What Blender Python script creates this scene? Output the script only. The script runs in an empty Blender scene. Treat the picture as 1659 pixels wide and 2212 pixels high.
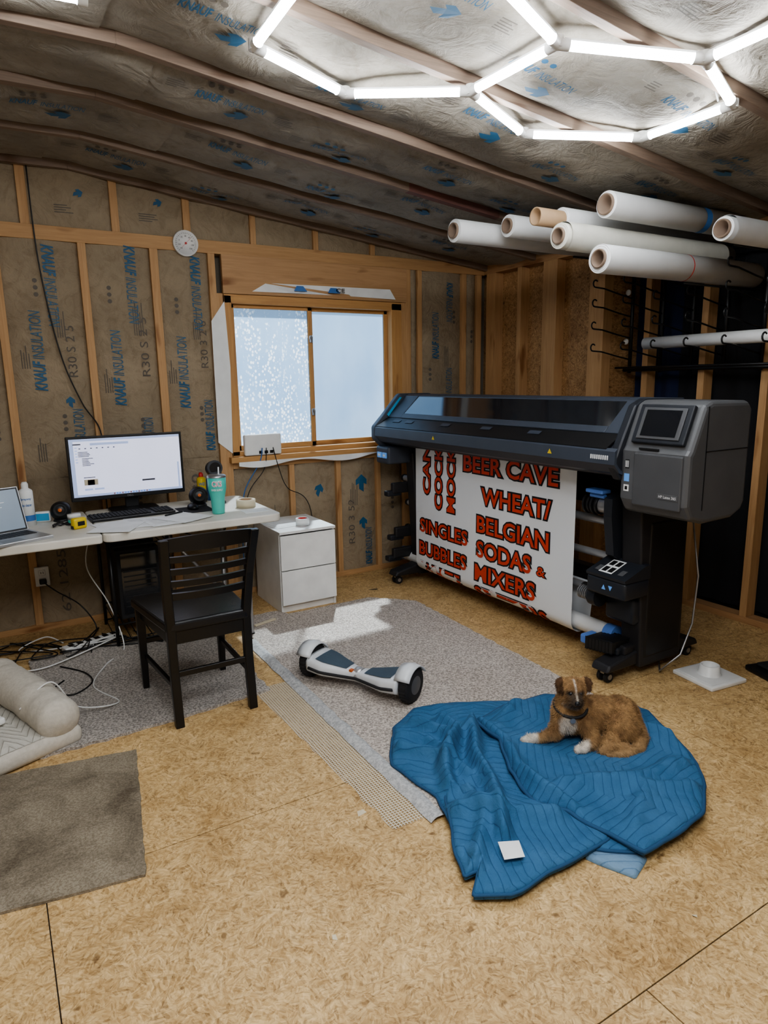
import bpy,bmesh,math,random
from mathutils import Vector,Matrix,noise
random.seed(7)
PI=math.pi
def V(*a): return Vector(a)
# ------------------------------------------------------------------ materials
def nm(name):
    m=bpy.data.materials.new(name); m.use_nodes=True; nt=m.node_tree
    return m,nt,nt.nodes["Principled BSDF"],nt.nodes["Material Output"]
def N(nt,t,**k):
    n=nt.nodes.new(t)
    for a,b in k.items(): setattr(n,a,b)
    return n
def L(nt,a,b): nt.links.new(a,b)
def c4(c): return (c[0],c[1],c[2],1)
def ramp(nt,fac,stops):
    r=N(nt,"ShaderNodeValToRGB"); e=r.color_ramp.elements
    while len(e)<len(stops): e.new(.5)
    for i,(p,c) in enumerate(stops): e[i].position=p; e[i].color=c4(c)
    L(nt,fac,r.inputs[0]); return r
def objco(nt,sc=(1,1,1),rot=(0,0,0)):
    t=N(nt,"ShaderNodeTexCoord"); mp=N(nt,"ShaderNodeMapping"); mp.inputs["Scale"].default_value=sc; mp.inputs["Rotation"].default_value=rot
    L(nt,t.outputs["Object"],mp.inputs[0]); return mp.outputs[0]
def noi(nt,vec,s,d=3,dist=0,rough=.5):
    n=N(nt,"ShaderNodeTexNoise"); n.inputs["Scale"].default_value=s; n.inputs["Detail"].default_value=d; n.inputs["Distortion"].default_value=dist; n.inputs["Roughness"].default_value=rough
    L(nt,vec,n.inputs["Vector"]); return n.outputs[0]
def bump(nt,b,h,st=.3,dist=.01,prev=None):
    n=N(nt,"ShaderNodeBump"); n.inputs["Strength"].default_value=st; n.inputs["Distance"].default_value=dist
    L(nt,h,n.inputs["Height"])
    if prev is not None: L(nt,prev.outputs[0],n.inputs["Normal"])
    L(nt,n.outputs[0],b.inputs["Normal"]); return n
def mth(nt,op,a,b=None,c=None):
    n=N(nt,"ShaderNodeMath",operation=op)
    for i,x in enumerate((a,b,c)):
        if x is None: continue
        if isinstance(x,(int,float)): n.inputs[i].default_value=x
        else: L(nt,x,n.inputs[i])
    return n.outputs[0]
def mixc(nt,f,a,b,mode='MIX'):
    n=N(nt,"ShaderNodeMix",data_type='RGBA',blend_type=mode)
    for s,x in ((0,f),(6,a),(7,b)):
        if isinstance(x,(int,float)): n.inputs[s].default_value=x
        elif isinstance(x,tuple): n.inputs[s].default_value=c4(x)
        else: L(nt,x,n.inputs[s])
    return n.outputs[2]
def mat(name,col,rough=.5,metal=0,col2=None,vs=8,st=(1,1,1),bs=0,bst=.2,bd=.003,em=None,es=0,coat=0,spec=None,detail=4):
    m,nt,b,o=nm(name)
    b.inputs["Roughness"].default_value=rough; b.inputs["Metallic"].default_value=metal
    b.inputs["Base Color"].default_value=c4(col)
    if coat: b.inputs["Coat Weight"].default_value=coat; b.inputs["Coat Roughness"].default_value=.08
    if spec is not None: b.inputs["Specular IOR Level"].default_value=spec
    if col2 is None: col2=tuple(x*.88 for x in col)
    v=objco(nt,st); n=noi(nt,v,vs,detail)
    r=ramp(nt,n,[(.35,col),(.7,col2)]); L(nt,r.outputs[0],b.inputs["Base Color"])
    if bs: bump(nt,b,noi(nt,v,bs,4),bst,bd)
    if em: b.inputs["Emission Color"].default_value=c4(em); b.inputs["Emission Strength"].default_value=es
    return m
def wood(name,c1,c2,axis='z',knots=True):
    m,nt,b,o=nm(name)
    s={'x':(1.2,22,22),'y':(22,1.2,22),'z':(22,22,1.2)}[axis]
    v=objco(nt,s); n=noi(nt,v,2.2,5,1.2,.6)
    r=ramp(nt,n,[(.3,c1),(.55,tuple((a+d)/2 for a,d in zip(c1,c2))),(.75,c2)])
    v2=objco(nt,{'x':(.5,2,2),'y':(2,.5,2),'z':(2,2,.5)}[axis]); k=noi(nt,v2,5,2)
    kr=ramp(nt,k,[(.62,(1,1,1)),(.72,(.55,.42,.32))])
    L(nt,mixc(nt,1.0,r.outputs[0],kr.outputs[0],'MULTIPLY'),b.inputs["Base Color"])
    b.inputs["Roughness"].default_value=.65; bump(nt,b,n,.15,.002); return m
def osb(name,pal,wall=False):
    m,nt,b,o=nm(name)
    base=objco(nt)
    wn=N(nt,"ShaderNodeTexNoise"); wn.inputs["Scale"].default_value=30; wn.inputs["Detail"].default_value=2; L(nt,base,wn.inputs["Vector"])
    wob=N(nt,"ShaderNodeVectorMath",operation='MULTIPLY_ADD'); L(nt,wn.outputs["Color"],wob.inputs[0]); wob.inputs[1].default_value=(.012,.012,.012); L(nt,base,wob.inputs[2])
    base2=wob.outputs[0]
    cols=None; hs=None
    for i,(cell,a,c) in enumerate(((26,28,140),(18,20,170),(40,50,220))):
        ss=(a,a,c) if wall else (a,c,a)
        vo=N(nt,"ShaderNodeTexVoronoi"); vo.inputs["Scale"].default_value=cell; L(nt,base2,vo.inputs["Vector"])
        sep=N(nt,"ShaderNodeSeparateColor"); L(nt,vo.outputs["Color"],sep.inputs[0])
        ang=mth(nt,'MULTIPLY',sep.outputs[0],6.28)
        vr=N(nt,"ShaderNodeVectorRotate",rotation_type='X_AXIS' if wall else 'Z_AXIS'); L(nt,base2,vr.inputs["Vector"]); L(nt,ang,vr.inputs["Angle"])
        mp=N(nt,"ShaderNodeMapping"); mp.inputs["Scale"].default_value=ss; mp.inputs["Location"].default_value=(i*3.3,i*7.1,0); L(nt,vr.outputs[0],mp.inputs[0])
        v2=N(nt,"ShaderNodeTexVoronoi"); v2.inputs["Scale"].default_value=1; L(nt,mp.outputs[0],v2.inputs["Vector"])
        s2=N(nt,"ShaderNodeSeparateColor"); L(nt,v2.outputs["Color"],s2.inputs[0])
        r=ramp(nt,s2.outputs[0],[(.0,pal[0]),(.20,pal[1]),(.6,pal[2]),(1,pal[3])])
        if cols is None: cols=r.outputs[0]; hs=s2.outputs[1]
        else: cols=mixc(nt,.40,cols,r.outputs[0]); 
    big=noi(nt,base,2.1,6,.5,.65); br=ramp(nt,big,[(.30,(.74,.67,.57)),(.5,(.98,.96,.93)),(.72,(1.12,1.10,1.06))])
    cols=mixc(nt,1.0,cols,br.outputs[0],'MULTIPLY')
    md=noi(nt,base,9,4,.6,.65); mr=ramp(nt,md,[(.35,(.84,.80,.74)),(.60,(1.05,1.04,1.02))]); cols=mixc(nt,.8,cols,mr.outputs[0],'MULTIPLY')
    sp=noi(nt,base,15,2,0,.7); sr=ramp(nt,sp,[(.67,(1,1,1)),(.74,(.34,.28,.22))]); cols=mixc(nt,.85,cols,sr.outputs[0],'MULTIPLY')
    L(nt,cols,b.inputs["Base Color"]); b.inputs["Roughness"].default_value=.62
    bump(nt,b,hs,.12,.002); return m
def paper(name,c1,c2,st=(1,1,1)):
    m,nt,b,o=nm(name)
    v=objco(nt,st); n=noi(nt,v,2.4,5); r=ramp(nt,n,[(.3,c1),(.7,c2)])
    st_=noi(nt,v,9,5,1.5,.65); sr=ramp(nt,st_,[(.25,(.74,.72,.68)),(.5,(1,1,1)),(.8,(1.12,1.12,1.10))])
    L(nt,mixc(nt,1.0,r.outputs[0],sr.outputs[0],'MULTIPLY'),b.inputs["Base Color"])
    b.inputs["Roughness"].default_value=.72; b.inputs["Specular IOR Level"].default_value=.3
    b1=bump(nt,b,noi(nt,v,6,5,2.5,.6),.75,.020); bump(nt,b,noi(nt,v,30,4,1.0,.6),.45,.006,b1); return m
def fuzz(name,c1,c2,s=220,bs=240,bst=.9,bd=.006,c3=None,s3=3):
    m,nt,b,o=nm(name); v=objco(nt); n=noi(nt,v,s,3,0,.8); r=ramp(nt,n,[(.40,c1),(.60,c2)])
    col=r.outputs[0]
    if c3:
        n3=noi(nt,v,s3,6,.6,.7); r3=ramp(nt,n3,[(.40,(1,1,1)),(.68,c3)]); col=mixc(nt,1.0,col,r3.outputs[0],'MULTIPLY')
    L(nt,col,b.inputs["Base Color"]); b.inputs["Roughness"].default_value=.95; b.inputs["Specular IOR Level"].default_value=.15
    bump(nt,b,noi(nt,v,bs,3,0,.7),bst,bd); return m
M={}
M['osb']=osb("osb_floor",[(.17,.095,.035),(.42,.27,.115),(.60,.42,.205),(.76,.58,.33)])
M['osbw']=osb("osb_wall",[(.14,.07,.025),(.30,.165,.07),(.44,.26,.12),(.58,.38,.2)],True)
M['gap']=mat("seam_dark",(.035,.022,.012),.9)
M['woodx']=wood("pine_horizontal",(.53,.32,.15),(.38,.21,.09),'x')
M['woody']=wood("pine_depth",(.46,.27,.13),(.32,.17,.075),'y')
M['woodz']=wood("pine_vertical",(.54,.33,.16),(.40,.22,.095),'z')
M['woodr']=wood("rafter_wood",(.27,.195,.145),(.16,.11,.08),'x')
M['woodred']=wood("red_brown_wood",(.22,.10,.08),(.13,.06,.05),'x')
M['woodwin']=wood("window_wood",(.55,.31,.12),(.41,.21,.08),'x')
M['woodwinz']=wood("window_wood_upright",(.55,.31,.12),(.41,.21,.08),'z')
M['ply']=wood("plywood",(.50,.30,.15),(.38,.215,.10),'x')
M['paper']=paper("kraft_paper",(.36,.285,.195),(.25,.195,.13))
M['paperc']=paper("kraft_paper_cool_light_tint",(.355,.32,.27),(.24,.215,.18))  # same kraft paper, greyed so the colour carries the cool ceiling light
M['blueink']=mat("blue_print",(.022,.10,.20),.6,col2=(.028,.125,.23))
M['blueink2']=mat("blue_print_light",(.045,.135,.23),.6)
M['blueinkc']=mat("blue_print_ceiling",(.035,.12,.22),.6)
M['greyink']=mat("grey_print",(.13,.11,.09),.7)
M['wallext']=mat("sheathing",(.22,.19,.15),.8)
M['wallpl']=mat("plain_wall",(.50,.45,.38),.8)
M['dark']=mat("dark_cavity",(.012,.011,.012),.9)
M['navy']=mat("navy_fabric",(.010,.018,.06),.9,bs=60)
M['blackcloth']=mat("black_fabric",(.012,.012,.014),.95,bs=60)
M['white']=mat("white_plastic",(.80,.80,.78),.4)
M['whitep']=mat("white_paper",(.82,.83,.82),.6)
M['laminate']=mat("white_laminate",(.82,.82,.80),.35)
M['desk']=mat("folding_table_plastic",(.72,.69,.62),.5,col2=(.60,.57,.50),vs=5,bs=120,bst=.1)
M['black']=mat("black_plastic",(.012,.012,.013),.4)
M['blackm']=mat("black_matte",(.018,.018,.019),.7)
M['blackw']=mat("black_painted_wood",(.008,.007,.007),.32)
M['leather']=mat("black_vinyl",(.010,.010,.012),.3,bs=90,bst=.15)
M['steel']=mat("grey_steel",(.42,.42,.43),.35,.8)
M['alum']=mat("aluminium",(.55,.56,.58),.3,.6)
M['pdark']=mat("printer_charcoal",(.020,.023,.030),.42)
M['pblue']=mat("printer_blue_grey",(.050,.060,.080),.42)
M['pgrey']=mat("printer_grey",(.115,.117,.122),.45,.15)
M['pgrey2']=mat("printer_grey_panel",(.098,.100,.106),.42,.15)
M['pglass']=mat("printer_window",(.012,.014,.018),.06,coat=1)
M['pleg']=mat("printer_leg_black",(.022,.021,.023),.5)
M['bluepl']=mat("blue_plastic",(.12,.25,.62),.4)
M['bluebtn']=mat("blue_buttons",(.10,.22,.45),.3,em=(.15,.4,.9),es=.25)
M['cyan']=mat("cyan_sticker",(.05,.35,.60),.4)
M['screen']=mat("monitor_screen",(.6,.62,.7),.3,em=(.70,.73,.96),es=.62)
M['screenui']=mat("monitor_interface_pale",(.4,.45,.6),.3,em=(.36,.47,.78),es=.45)
M['screentx']=mat("monitor_interface_dark",(.05,.05,.06),.3,em=(.1,.11,.15),es=.15)
M['lscreen']=mat("laptop_screen",(.2,.25,.3),.3,em=(.26,.32,.40),es=.25)
M['led']=mat("led_tube",(.9,.95,1),.4,em=(.90,.95,1.0),es=44)
M['red']=mat("banner_red",(.64,.060,.024),.5,col2=(.58,.052,.020))
M['ink']=mat("banner_black",(.006,.006,.008),.45)
M['banner']=mat("banner_vinyl",(.82,.84,.86),.35,col2=(.78,.80,.82),vs=1.5)
M['roll']=mat("roll_vinyl",(.74,.74,.73),.45,col2=(.68,.68,.67))
M['rollcream']=mat("roll_cream",(.70,.68,.60),.5)
M['cardboard']=mat("cardboard",(.38,.25,.145),.75)
M['cardin']=mat("cardboard_inside",(.20,.14,.10),.8)
M['teal']=mat("teal_enamel",(.10,.56,.47),.35)
M['pink']=mat("pink_print",(.75,.25,.35),.5)
M['yellow']=mat("yellow_plastic",(.72,.52,.03),.45)
M['redpl']=mat("red_plastic",(.55,.04,.03),.45)
M['masking']=mat("masking_tape",(.66,.58,.42),.7)
M['label_blue']=mat("label_blue",(.06,.18,.45),.5)
M['rubber']=mat("tyre_rubber",(.02,.02,.022),.75)
M['hover']=mat("hoverboard_white",(.66,.68,.70),.3)
M['hoverpad']=mat("hoverboard_pad",(.06,.09,.12),.7,bs=200,bst=.5)
M['orange']=mat("orange_light",(.6,.15,.03),.4)
M['carpet']=fuzz("berber_carpet",(.33,.285,.25),(.76,.69,.62),95,110,1.0,.010,(.88,.86,.84),1.5)
M['carpet2']=fuzz("grey_berber_carpet",(.25,.225,.20),(.62,.57,.52),95,110,1.0,.010)
M['binding']=fuzz("carpet_binding",(.34,.34,.34),(.52,.52,.51),60,80,.5,.004)
M['rug']=fuzz("worn_grey_rug",(.235,.195,.14),(.36,.31,.235),120,160,.8,.005,(.46,.44,.42),4)
M['bed']=mat("bed_linen",(.58,.54,.47),.9,col2=(.50,.465,.40),vs=60,bs=180,bst=.3)
def mesh_net():
    m,nt,b,o=nm("carpet_mesh_backing"); v=objco(nt)
    sep=N(nt,"ShaderNodeSeparateXYZ"); L(nt,v,sep.inputs[0])
    a=mth(nt,'SINE',mth(nt,'MULTIPLY',sep.outputs[0],520)); c=mth(nt,'SINE',mth(nt,'MULTIPLY',sep.outputs[1],520))
    g=mth(nt,'MAXIMUM',a,c); r=ramp(nt,g,[(.3,(.36,.26,.14)),(.75,(.62,.56,.44))])
    L(nt,r.outputs[0],b.inputs["Base Color"]); b.inputs["Roughness"].default_value=.9
    al=N(nt,"ShaderNodeMapRange"); L(nt,g,al.inputs[0]); al.inputs[1].default_value=.0; al.inputs[2].default_value=.5; al.inputs[3].default_value=.15
    L(nt,al.outputs[0],b.inputs["Alpha"]); return m
M['net']=mesh_net()
def quilt(name,c1,c2,rep=9,zig=5,lc=(.62,.70,.78),bd=.004):
    m,nt,b,o=nm(name); t=N(nt,"ShaderNodeTexCoord"); sep=N(nt,"ShaderNodeSeparateXYZ"); L(nt,t.outputs["UV"],sep.inputs[0])
    w=objco(nt); wn=noi(nt,w,5,2)
    tri=mth(nt,'PINGPONG',mth(nt,'MULTIPLY',sep.outputs[0],zig),1.0)
    v=mth(nt,'ADD',mth(nt,'ADD',mth(nt,'MULTIPLY',sep.outputs[1],rep*2),mth(nt,'MULTIPLY',tri,2.6)),mth(nt,'MULTIPLY',wn,.8))
    s=mth(nt,'ABSOLUTE',mth(nt,'SINE',mth(nt,'MULTIPLY',v,PI)))
    n=noi(nt,w,7,5,.5,.6); r=ramp(nt,n,[(.3,c1),(.7,c2)])
    line=ramp(nt,s,[(.0,lc),(.25,(1,1,1))]); col=mixc(nt,1.0,r.outputs[0],line.outputs[0],'MULTIPLY')
    L(nt,col,b.inputs["Base Color"]); b.inputs["Roughness"].default_value=.9; b.inputs["Specular IOR Level"].default_value=.2
    p=mth(nt,'POWER',s,.5); b1=bump(nt,b,p,.7,bd); bump(nt,b,noi(nt,w,24,5,.8,.65),.7,.010,b1); return m
M['blanket']=quilt("quilted_blue",(.040,.120,.235),(.062,.160,.295),15,5)
M['blanket2']=quilt("quilted_blue_underside",(.16,.27,.40),(.20,.32,.45),15,5)
M['hem']=mat("blanket_hem",(.022,.080,.175),.85,bs=150,bst=.3)
M['bedq']=quilt("bed_quilting",(.58,.56,.50),(.52,.50,.45),6,8,(.62,.60,.56),.006)
def glassmat(name,spots):
    m,nt,b,o=nm(name); nt.nodes.remove(b)
    v=objco(nt,(1,1,.55)); n=noi(nt,v,3,4)
    tr=N(nt,"ShaderNodeBsdfTranslucent"); tp=N(nt,"ShaderNodeBsdfTransparent"); gl=N(nt,"ShaderNodeBsdfGlossy"); gl.inputs["Roughness"].default_value=.25
    r=ramp(nt,n,[(.3,(.26,.40,.56)),(.7,(.42,.56,.70))]); col=r.outputs[0]
    if spots:
        vo=N(nt,"ShaderNodeTexVoronoi"); vo.inputs["Scale"].default_value=52; L(nt,objco(nt,(1,1,.75)),vo.inputs["Vector"])
        dr=ramp(nt,vo.outputs["Distance"],[(.0,(1,1,1)),(.33,(1,1,1)),(.44,(0,0,0))])
        area=noi(nt,objco(nt,(3.2,1,.6)),3.2,4,.8,.7); ar=ramp(nt,area,[(.44,(0,0,0)),(.51,(1,1,1))])
        f=mixc(nt,1.0,dr.outputs[0],ar.outputs[0],'MULTIPLY')
        L(nt,mixc(nt,f,col,(.95,.97,.98)),tr.inputs[0])
    else: L(nt,col,tr.inputs[0])
    tp.inputs[0].default_value=(.9,.96,1,1)
    m1=N(nt,"ShaderNodeMixShader"); m1.inputs[0].default_value=.5 if not spots else .28
    L(nt,tr.outputs[0],m1.inputs[1]); L(nt,tp.outputs[0],m1.inputs[2])
    m2=N(nt,"ShaderNodeMixShader"); m2.inputs[0].default_value=.04; L(nt,m1.outputs[0],m2.inputs[1]); L(nt,gl.outputs[0],m2.inputs[2])
    L(nt,m2.outputs[0],o.inputs[0]); return m
M['glassL']=glassmat("condensation_glass",True); M['glassR']=glassmat("frosted_glass",False)
# ------------------------------------------------------------------ mesh builder
class MB:
    def __init__(s): s.v=[];s.f=[];s.m=[];s.sm=[];s.mats=[];s.uv={}
    def mi(s,m):
        m=M[m] if isinstance(m,str) else m
        if m not in s.mats: s.mats.append(m)
        return s.mats.index(m)
    def add(s,vs,fs,m,smooth=False,X=None,uvs=None):
        o=len(s.v); k=s.mi(m)
        for i,v in enumerate(vs):
            v=Vector(v); s.v.append(X@v if X is not None else v)
            if uvs: s.uv[o+i]=uvs[i]
        for f in fs: s.f.append([i+o for i in f]); s.m.append(k); s.sm.append(smooth)
        return s
    def box(s,lo,hi,m,X=None,bev=0,seg=2):
        lo=Vector(lo);hi=Vector(hi)
        if bev:
            b=bmesh.new(); bmesh.ops.create_cube(b,size=1)
            for v in b.verts: v.co=Vector([(lo[i]+hi[i])/2+v.co[i]*(hi[i]-lo[i]) for i in range(3)])
            bmesh.ops.bevel(b,geom=b.edges[:],offset=bev,segments=seg,affect='EDGES',profile=.5)
            b.verts.index_update(); s.add([v.co.copy() for v in b.verts],[[v.index for v in f.verts] for f in b.faces],m,seg>2,X); b.free(); return s
        vs=[(x,y,z) for x in(lo[0],hi[0]) for y in(lo[1],hi[1]) for z in(lo[2],hi[2])]
        return s.add(vs,[(0,1,3,2),(4,6,7,5),(0,4,5,1),(2,3,7,6),(0,2,6,4),(1,5,7,3)],m,False,X)
    def beam(s,a,b,w,h,m,up=(0,0,1),bev=0):
        a=Vector(a);b=Vector(b);d=(b-a);l=d.length;d.normalize();u=Vector(up);sd=d.cross(u)
        if sd.length<1e-4: sd=d.cross(Vector((0,1,0)))
        sd.normalize();u=sd.cross(d)
        X=Matrix((( sd.x,d.x,u.x,a.x),(sd.y,d.y,u.y,a.y),(sd.z,d.z,u.z,a.z),(0,0,0,1)))
        return s.box((-w/2,0,-h/2),(w/2,l,h/2),m,X,bev)
    def lathe(s,prof,X,m,seg=24,smooth=True):
        vs=[];fs=[];n=len(prof)
        for r,z in prof:
            for k in range(seg): a=2*PI*k/seg; vs.append((r*math.cos(a),r*math.sin(a),z))
        for i in range(n-1):
            for k in range(seg):
                k2=(k+1)%seg; fs.append((i*seg+k,i*seg+k2,(i+1)*seg+k2,(i+1)*seg+k))
        s.add(vs,fs,m,smooth,X); return s
    def cyl(s,a,b,r,m,r2=None,seg=16,cap=True,smooth=True):
        a=Vector(a);b=Vector(b); X=axis(a,b); l=(b-a).length; r2=r if r2 is None else r2
        s.lathe([(r,0),(r2,l)],X,m,seg,smooth)
        if cap:
            for rr,z in((r,0),(r2,l)):
                if rr>1e-5:
                    s.add([(rr*math.cos(2*PI*k/seg),rr*math.sin(2*PI*k/seg),z) for k in range(seg)],[list(range(seg)) if z else list(range(seg))[::-1]],m,False,X)
        return s
    def tube(s,pts,r,m,seg=8,cap=True):
        pts=[Vector(p) for p in pts]; n=len(pts); rs=r if isinstance(r,(list,tuple)) else [r]*n
        t=[(pts[min(i+1,n-1)]-pts[max(i-1,0)]).normalized() for i in range(n)]
        nrm=t[0].orthogonal().normalized(); vs=[];fs=[]
        for i in range(n):
            nrm=(nrm-t[i]*nrm.dot(t[i])); nrm.normalize(); bn=t[i].cross(nrm)
            for k in range(seg): a=2*PI*k/seg; vs.append(pts[i]+(nrm*math.cos(a)+bn*math.sin(a))*rs[i])
        for i in range(n-1):
            for k in range(seg): k2=(k+1)%seg; fs.append((i*seg+k,i*seg+k2,(i+1)*seg+k2,(i+1)*seg+k))
        if cap: fs.append(list(range(seg))[::-1]); fs.append([(n-1)*seg+k for k in range(seg)])
        return s.add(vs,fs,m,True)
    def prism(s,poly,lo,hi,m,ax='y',smooth=False):
        def P(p,t): return {'y':(p[0],t,p[1]),'x':(t,p[0],p[1]),'z':(p[0],p[1],t)}[ax]
        n=len(poly); vs=[P(p,lo) for p in poly]+[P(p,hi) for p in poly]
        fs=[(i,(i+1)%n,n+(i+1)%n,n+i) for i in range(n)]+[list(range(n))[::-1],[n+i for i in range(n)]]
        return s.add(vs,fs,m,smooth)
    def grid(s,fn,nu,nv,m,smooth=True,uvs=None):
        vs=[];uv=[]
        for i in range(nu+1):
            for j in range(nv+1):
                vs.append(fn(i/nu,j/nv)); uv.append((i/nu,j/nv) if uvs is None else uvs(i/nu,j/nv))
        fs=[(i*(nv+1)+j,(i+1)*(nv+1)+j,(i+1)*(nv+1)+j+1,i*(nv+1)+j+1) for i in range(nu) for j in range(nv)]
        return s.add(vs,fs,m,smooth,None,uv)
    def ell(s,c,r,m,seg=20,rings=12,X=None):
        vs=[];fs=[]
        for i in range(rings+1):
            t=PI*i/rings
            for k in range(seg): a=2*PI*k/seg; vs.append((c[0]+r[0]*math.sin(t)*math.cos(a),c[1]+r[1]*math.sin(t)*math.sin(a),c[2]+r[2]*math.cos(t)))
        for i in range(rings):
            for k in range(seg): k2=(k+1)%seg; fs.append((i*seg+k,(i+1)*seg+k,(i+1)*seg+k2,i*seg+k2))
        return s.add(vs,fs,m,True,X)
    def build(s,name,origin=(0,0,0),parent=None,bevel=0,label=None,cat=None,group=None,kind=None,fix=True,subsurf=0):
        o=Vector(origin); me=bpy.data.meshes.new(name)
        me.from_pydata([v-o for v in s.v],[],s.f)
        for m in s.mats: me.materials.append(m)
        for p,k,sm in zip(me.polygons,s.m,s.sm): p.material_index=k; p.use_smooth=sm
        if s.uv:
            ul=me.uv_layers.new(name="UVMap")
            for lp in me.loops:
                ul.data[lp.index].uv=s.uv.get(lp.vertex_index,(0,0))
        if fix:
            b=bmesh.new(); b.from_mesh(me); bmesh.ops.recalc_face_normals(b,faces=b.faces); b.to_mesh(me); b.free()
        me.update(); ob=bpy.data.objects.new(name,me); bpy.context.collection.objects.link(ob)
        if parent is not None: ob.parent=parent
        else: ob.location=o
        if bevel:
            md=ob.modifiers.new("b","BEVEL"); md.width=bevel; md.segments=3; md.limit_method='ANGLE'; md.angle_limit=math.radians(38)
        tag(ob,label,cat,group,kind); return ob
def tag(ob,label=None,cat=None,group=None,kind=None):
    if label: ob["label"]=label
    if cat: ob["category"]=cat
    if group: ob["group"]=group
    if kind: ob["kind"]=kind
    return ob
def axis(a,b):
    z=(Vector(b)-Vector(a)).normalized(); x=z.orthogonal().normalized()
    if abs(z.z)>.999: x=Vector((1,0,0))
    y=z.cross(x)
    return Matrix(((x.x,y.x,z.x,a[0]),(x.y,y.y,z.y,a[1]),(x.z,y.z,z.z,a[2]),(0,0,0,1)))
def empty(name,origin,label,cat,group=None):
    e=bpy.data.objects.new(name,None); e.location=origin; e.empty_display_size=.1; bpy.context.collection.objects.link(e)
    return tag(e,label,cat,group)
TC={}
def tmpl(body,off=0,shear=0,res=3):
    k=(body,off,shear)
    if k in TC: return TC[k]
    c=bpy.data.curves.new("t","FONT"); c.body=body; c.offset=off; c.shear=shear; c.resolution_u=res; c.fill_mode='FRONT'
    c.dimensions='2D'
    ob=bpy.data.objects.new("t",c); bpy.context.collection.objects.link(ob)
    bpy.context.view_layer.update()
    me=ob.to_mesh(); vs=[(v.co.x,v.co.y) for v in me.vertices]; fs=[list(p.vertices) for p in me.polygons]
    ob.to_mesh_clear(); bpy.data.objects.remove(ob); bpy.data.curves.remove(c)
    xs=[v[0] for v in vs];ys=[v[1] for v in vs]
    TC[k]=(vs,fs,(min(xs),max(xs),min(ys),max(ys))); return TC[k]
def text(mb,body,fn,w,h,m,off=0,shear=0,lift=0,center=True,base=None):
    vs,fs,bb=tmpl(body,off,shear); bb0=tmpl(body,base if base is not None else off,shear)[2]
    sx=w/(bb0[1]-bb0[0]); sy=h/(bb0[3]-bb0[2]); cx=(bb0[0]+bb0[1])/2; cy=(bb0[2]+bb0[3])/2
    if not center: cx=bb0[0]; cy=bb0[2]
    mb.add([fn((x-cx)*sx,(y-cy)*sy,lift) for x,y in vs],fs,m)
def plane_fn(o,xd,yd):
    o=Vector(o);xd=Vector(xd).normalized();yd=Vector(yd).normalized();n=xd.cross(yd)
    return lambda a,b,l=0.0005:o+xd*a+yd*b+n*l
# ------------------------------------------------------------------ camera
f,yaw,p,r=1432,math.radians(30.6),math.radians(11.25),math.radians(-.97)
fw=V(math.sin(yaw)*math.cos(p),math.cos(yaw)*math.cos(p),-math.sin(p)); r0=V(math.cos(yaw),-math.sin(yaw),0); u0=r0.cross(fw)
rt=math.cos(r)*r0+math.sin(r)*u0; up=-math.sin(r)*r0+math.cos(r)*u0
cd=bpy.data.cameras.new("camera"); cam=bpy.data.objects.new("camera",cd); bpy.context.collection.objects.link(cam)
cam.matrix_world=Matrix(((rt.x,up.x,-fw.x,-3.91),(rt.y,up.y,-fw.y,-4.47),(rt.z,up.z,-fw.z,1.5),(0,0,0,1)))
cd.sensor_fit='VERTICAL'; cd.sensor_height=36; cd.lens=36*f/2212; cd.clip_start=.05
bpy.context.scene.camera=cam
RX=-3.35
def zc(x):
    a=2.365-.117*x; b=2.757-.012*(RX-x)
    return min(a,b)-.008
# ------------------------------------------------------------------ structure
XL,YB=-5.3,-5.3
mb=MB(); mb.box((XL,YB,-.06),(.12,.12,-.004),'gap')
rows=[.12,-1.22,-2.43,-3.60,-4.82,YB]; seams=[[-3.3,-.86],[-4.6,-2.16],[-3.92,-1.48],[-2.66,-.22],[-3.9,-1.4]]
for i in range(5):
    xs=[XL]+seams[i]+[.12]
    for a,b in zip(xs[:-1],xs[1:]): mb.box((a+.0018,rows[i+1]+.0018,-.01),(b-.0018,rows[i]-.0018,0),'osb')
mb.build("floor",kind="structure",label="oriented strand board subfloor with panel seams")
wx0,wx1,wz0,wz1=-2.47,-1.08,1.0,2.07
mb=MB()
for lo,hi in (((XL,.10,0),(wx0,.14,3)),((wx1,.10,0),(.12,.14,3)),((wx0,.10,0),(wx1,.14,wz0)),((wx0,.10,wz1),(wx1,.14,3))): mb.box(lo,hi,'wallext')
mb.build("wall_back",kind="structure",label="unfinished exterior wall sheathing behind studs")
tn=[0]
def trim(mb,label="bare pine framing lumber",bev=.002):
    tn[0]+=1; return mb.build("trim_%d"%tn[0],kind="structure",label=label,bevel=bev)
def beam_obj(lo,hi,m,label="bare pine framing lumber"):
    b=MB(); b.box(lo,hi,m); trim(b,label)
PZ0,PZ1=2.325,2.405
beam_obj((XL,0,PZ0),(-.27,.095,PZ1),'woodx',"horizontal pine top plate")
beam_obj((XL,0,0),(-.27,.095,.04),'woodx',"pine bottom plate")
studs=[(-4.58,-4.54),(-4.18,-4.14),(-3.79,-3.745),(-3.335,-3.29),(-2.925,-2.875)]
for a,b in studs: beam_obj((a,0,.04),(b,.095,PZ0),'woodz',"vertical pine wall stud")
beam_obj((-2.56,0,.04),(-2.515,.095,PZ0),'woodz',"vertical pine wall stud")
beam_obj((-2.515,0.002,.04),(-2.475,.095,wz1+.01),'woodz',"window jack stud")
beam_obj((-1.08,0.002,.04),(-1.04,.095,wz1+.01),'woodz',"window jack stud")
beam_obj((-1.04,0,.04),(-.995,.095,PZ0),'woodz',"vertical pine wall stud")
beam_obj((-.93,0,.04),(-.89,.095,PZ0),'woodz',"vertical pine wall stud")
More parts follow.
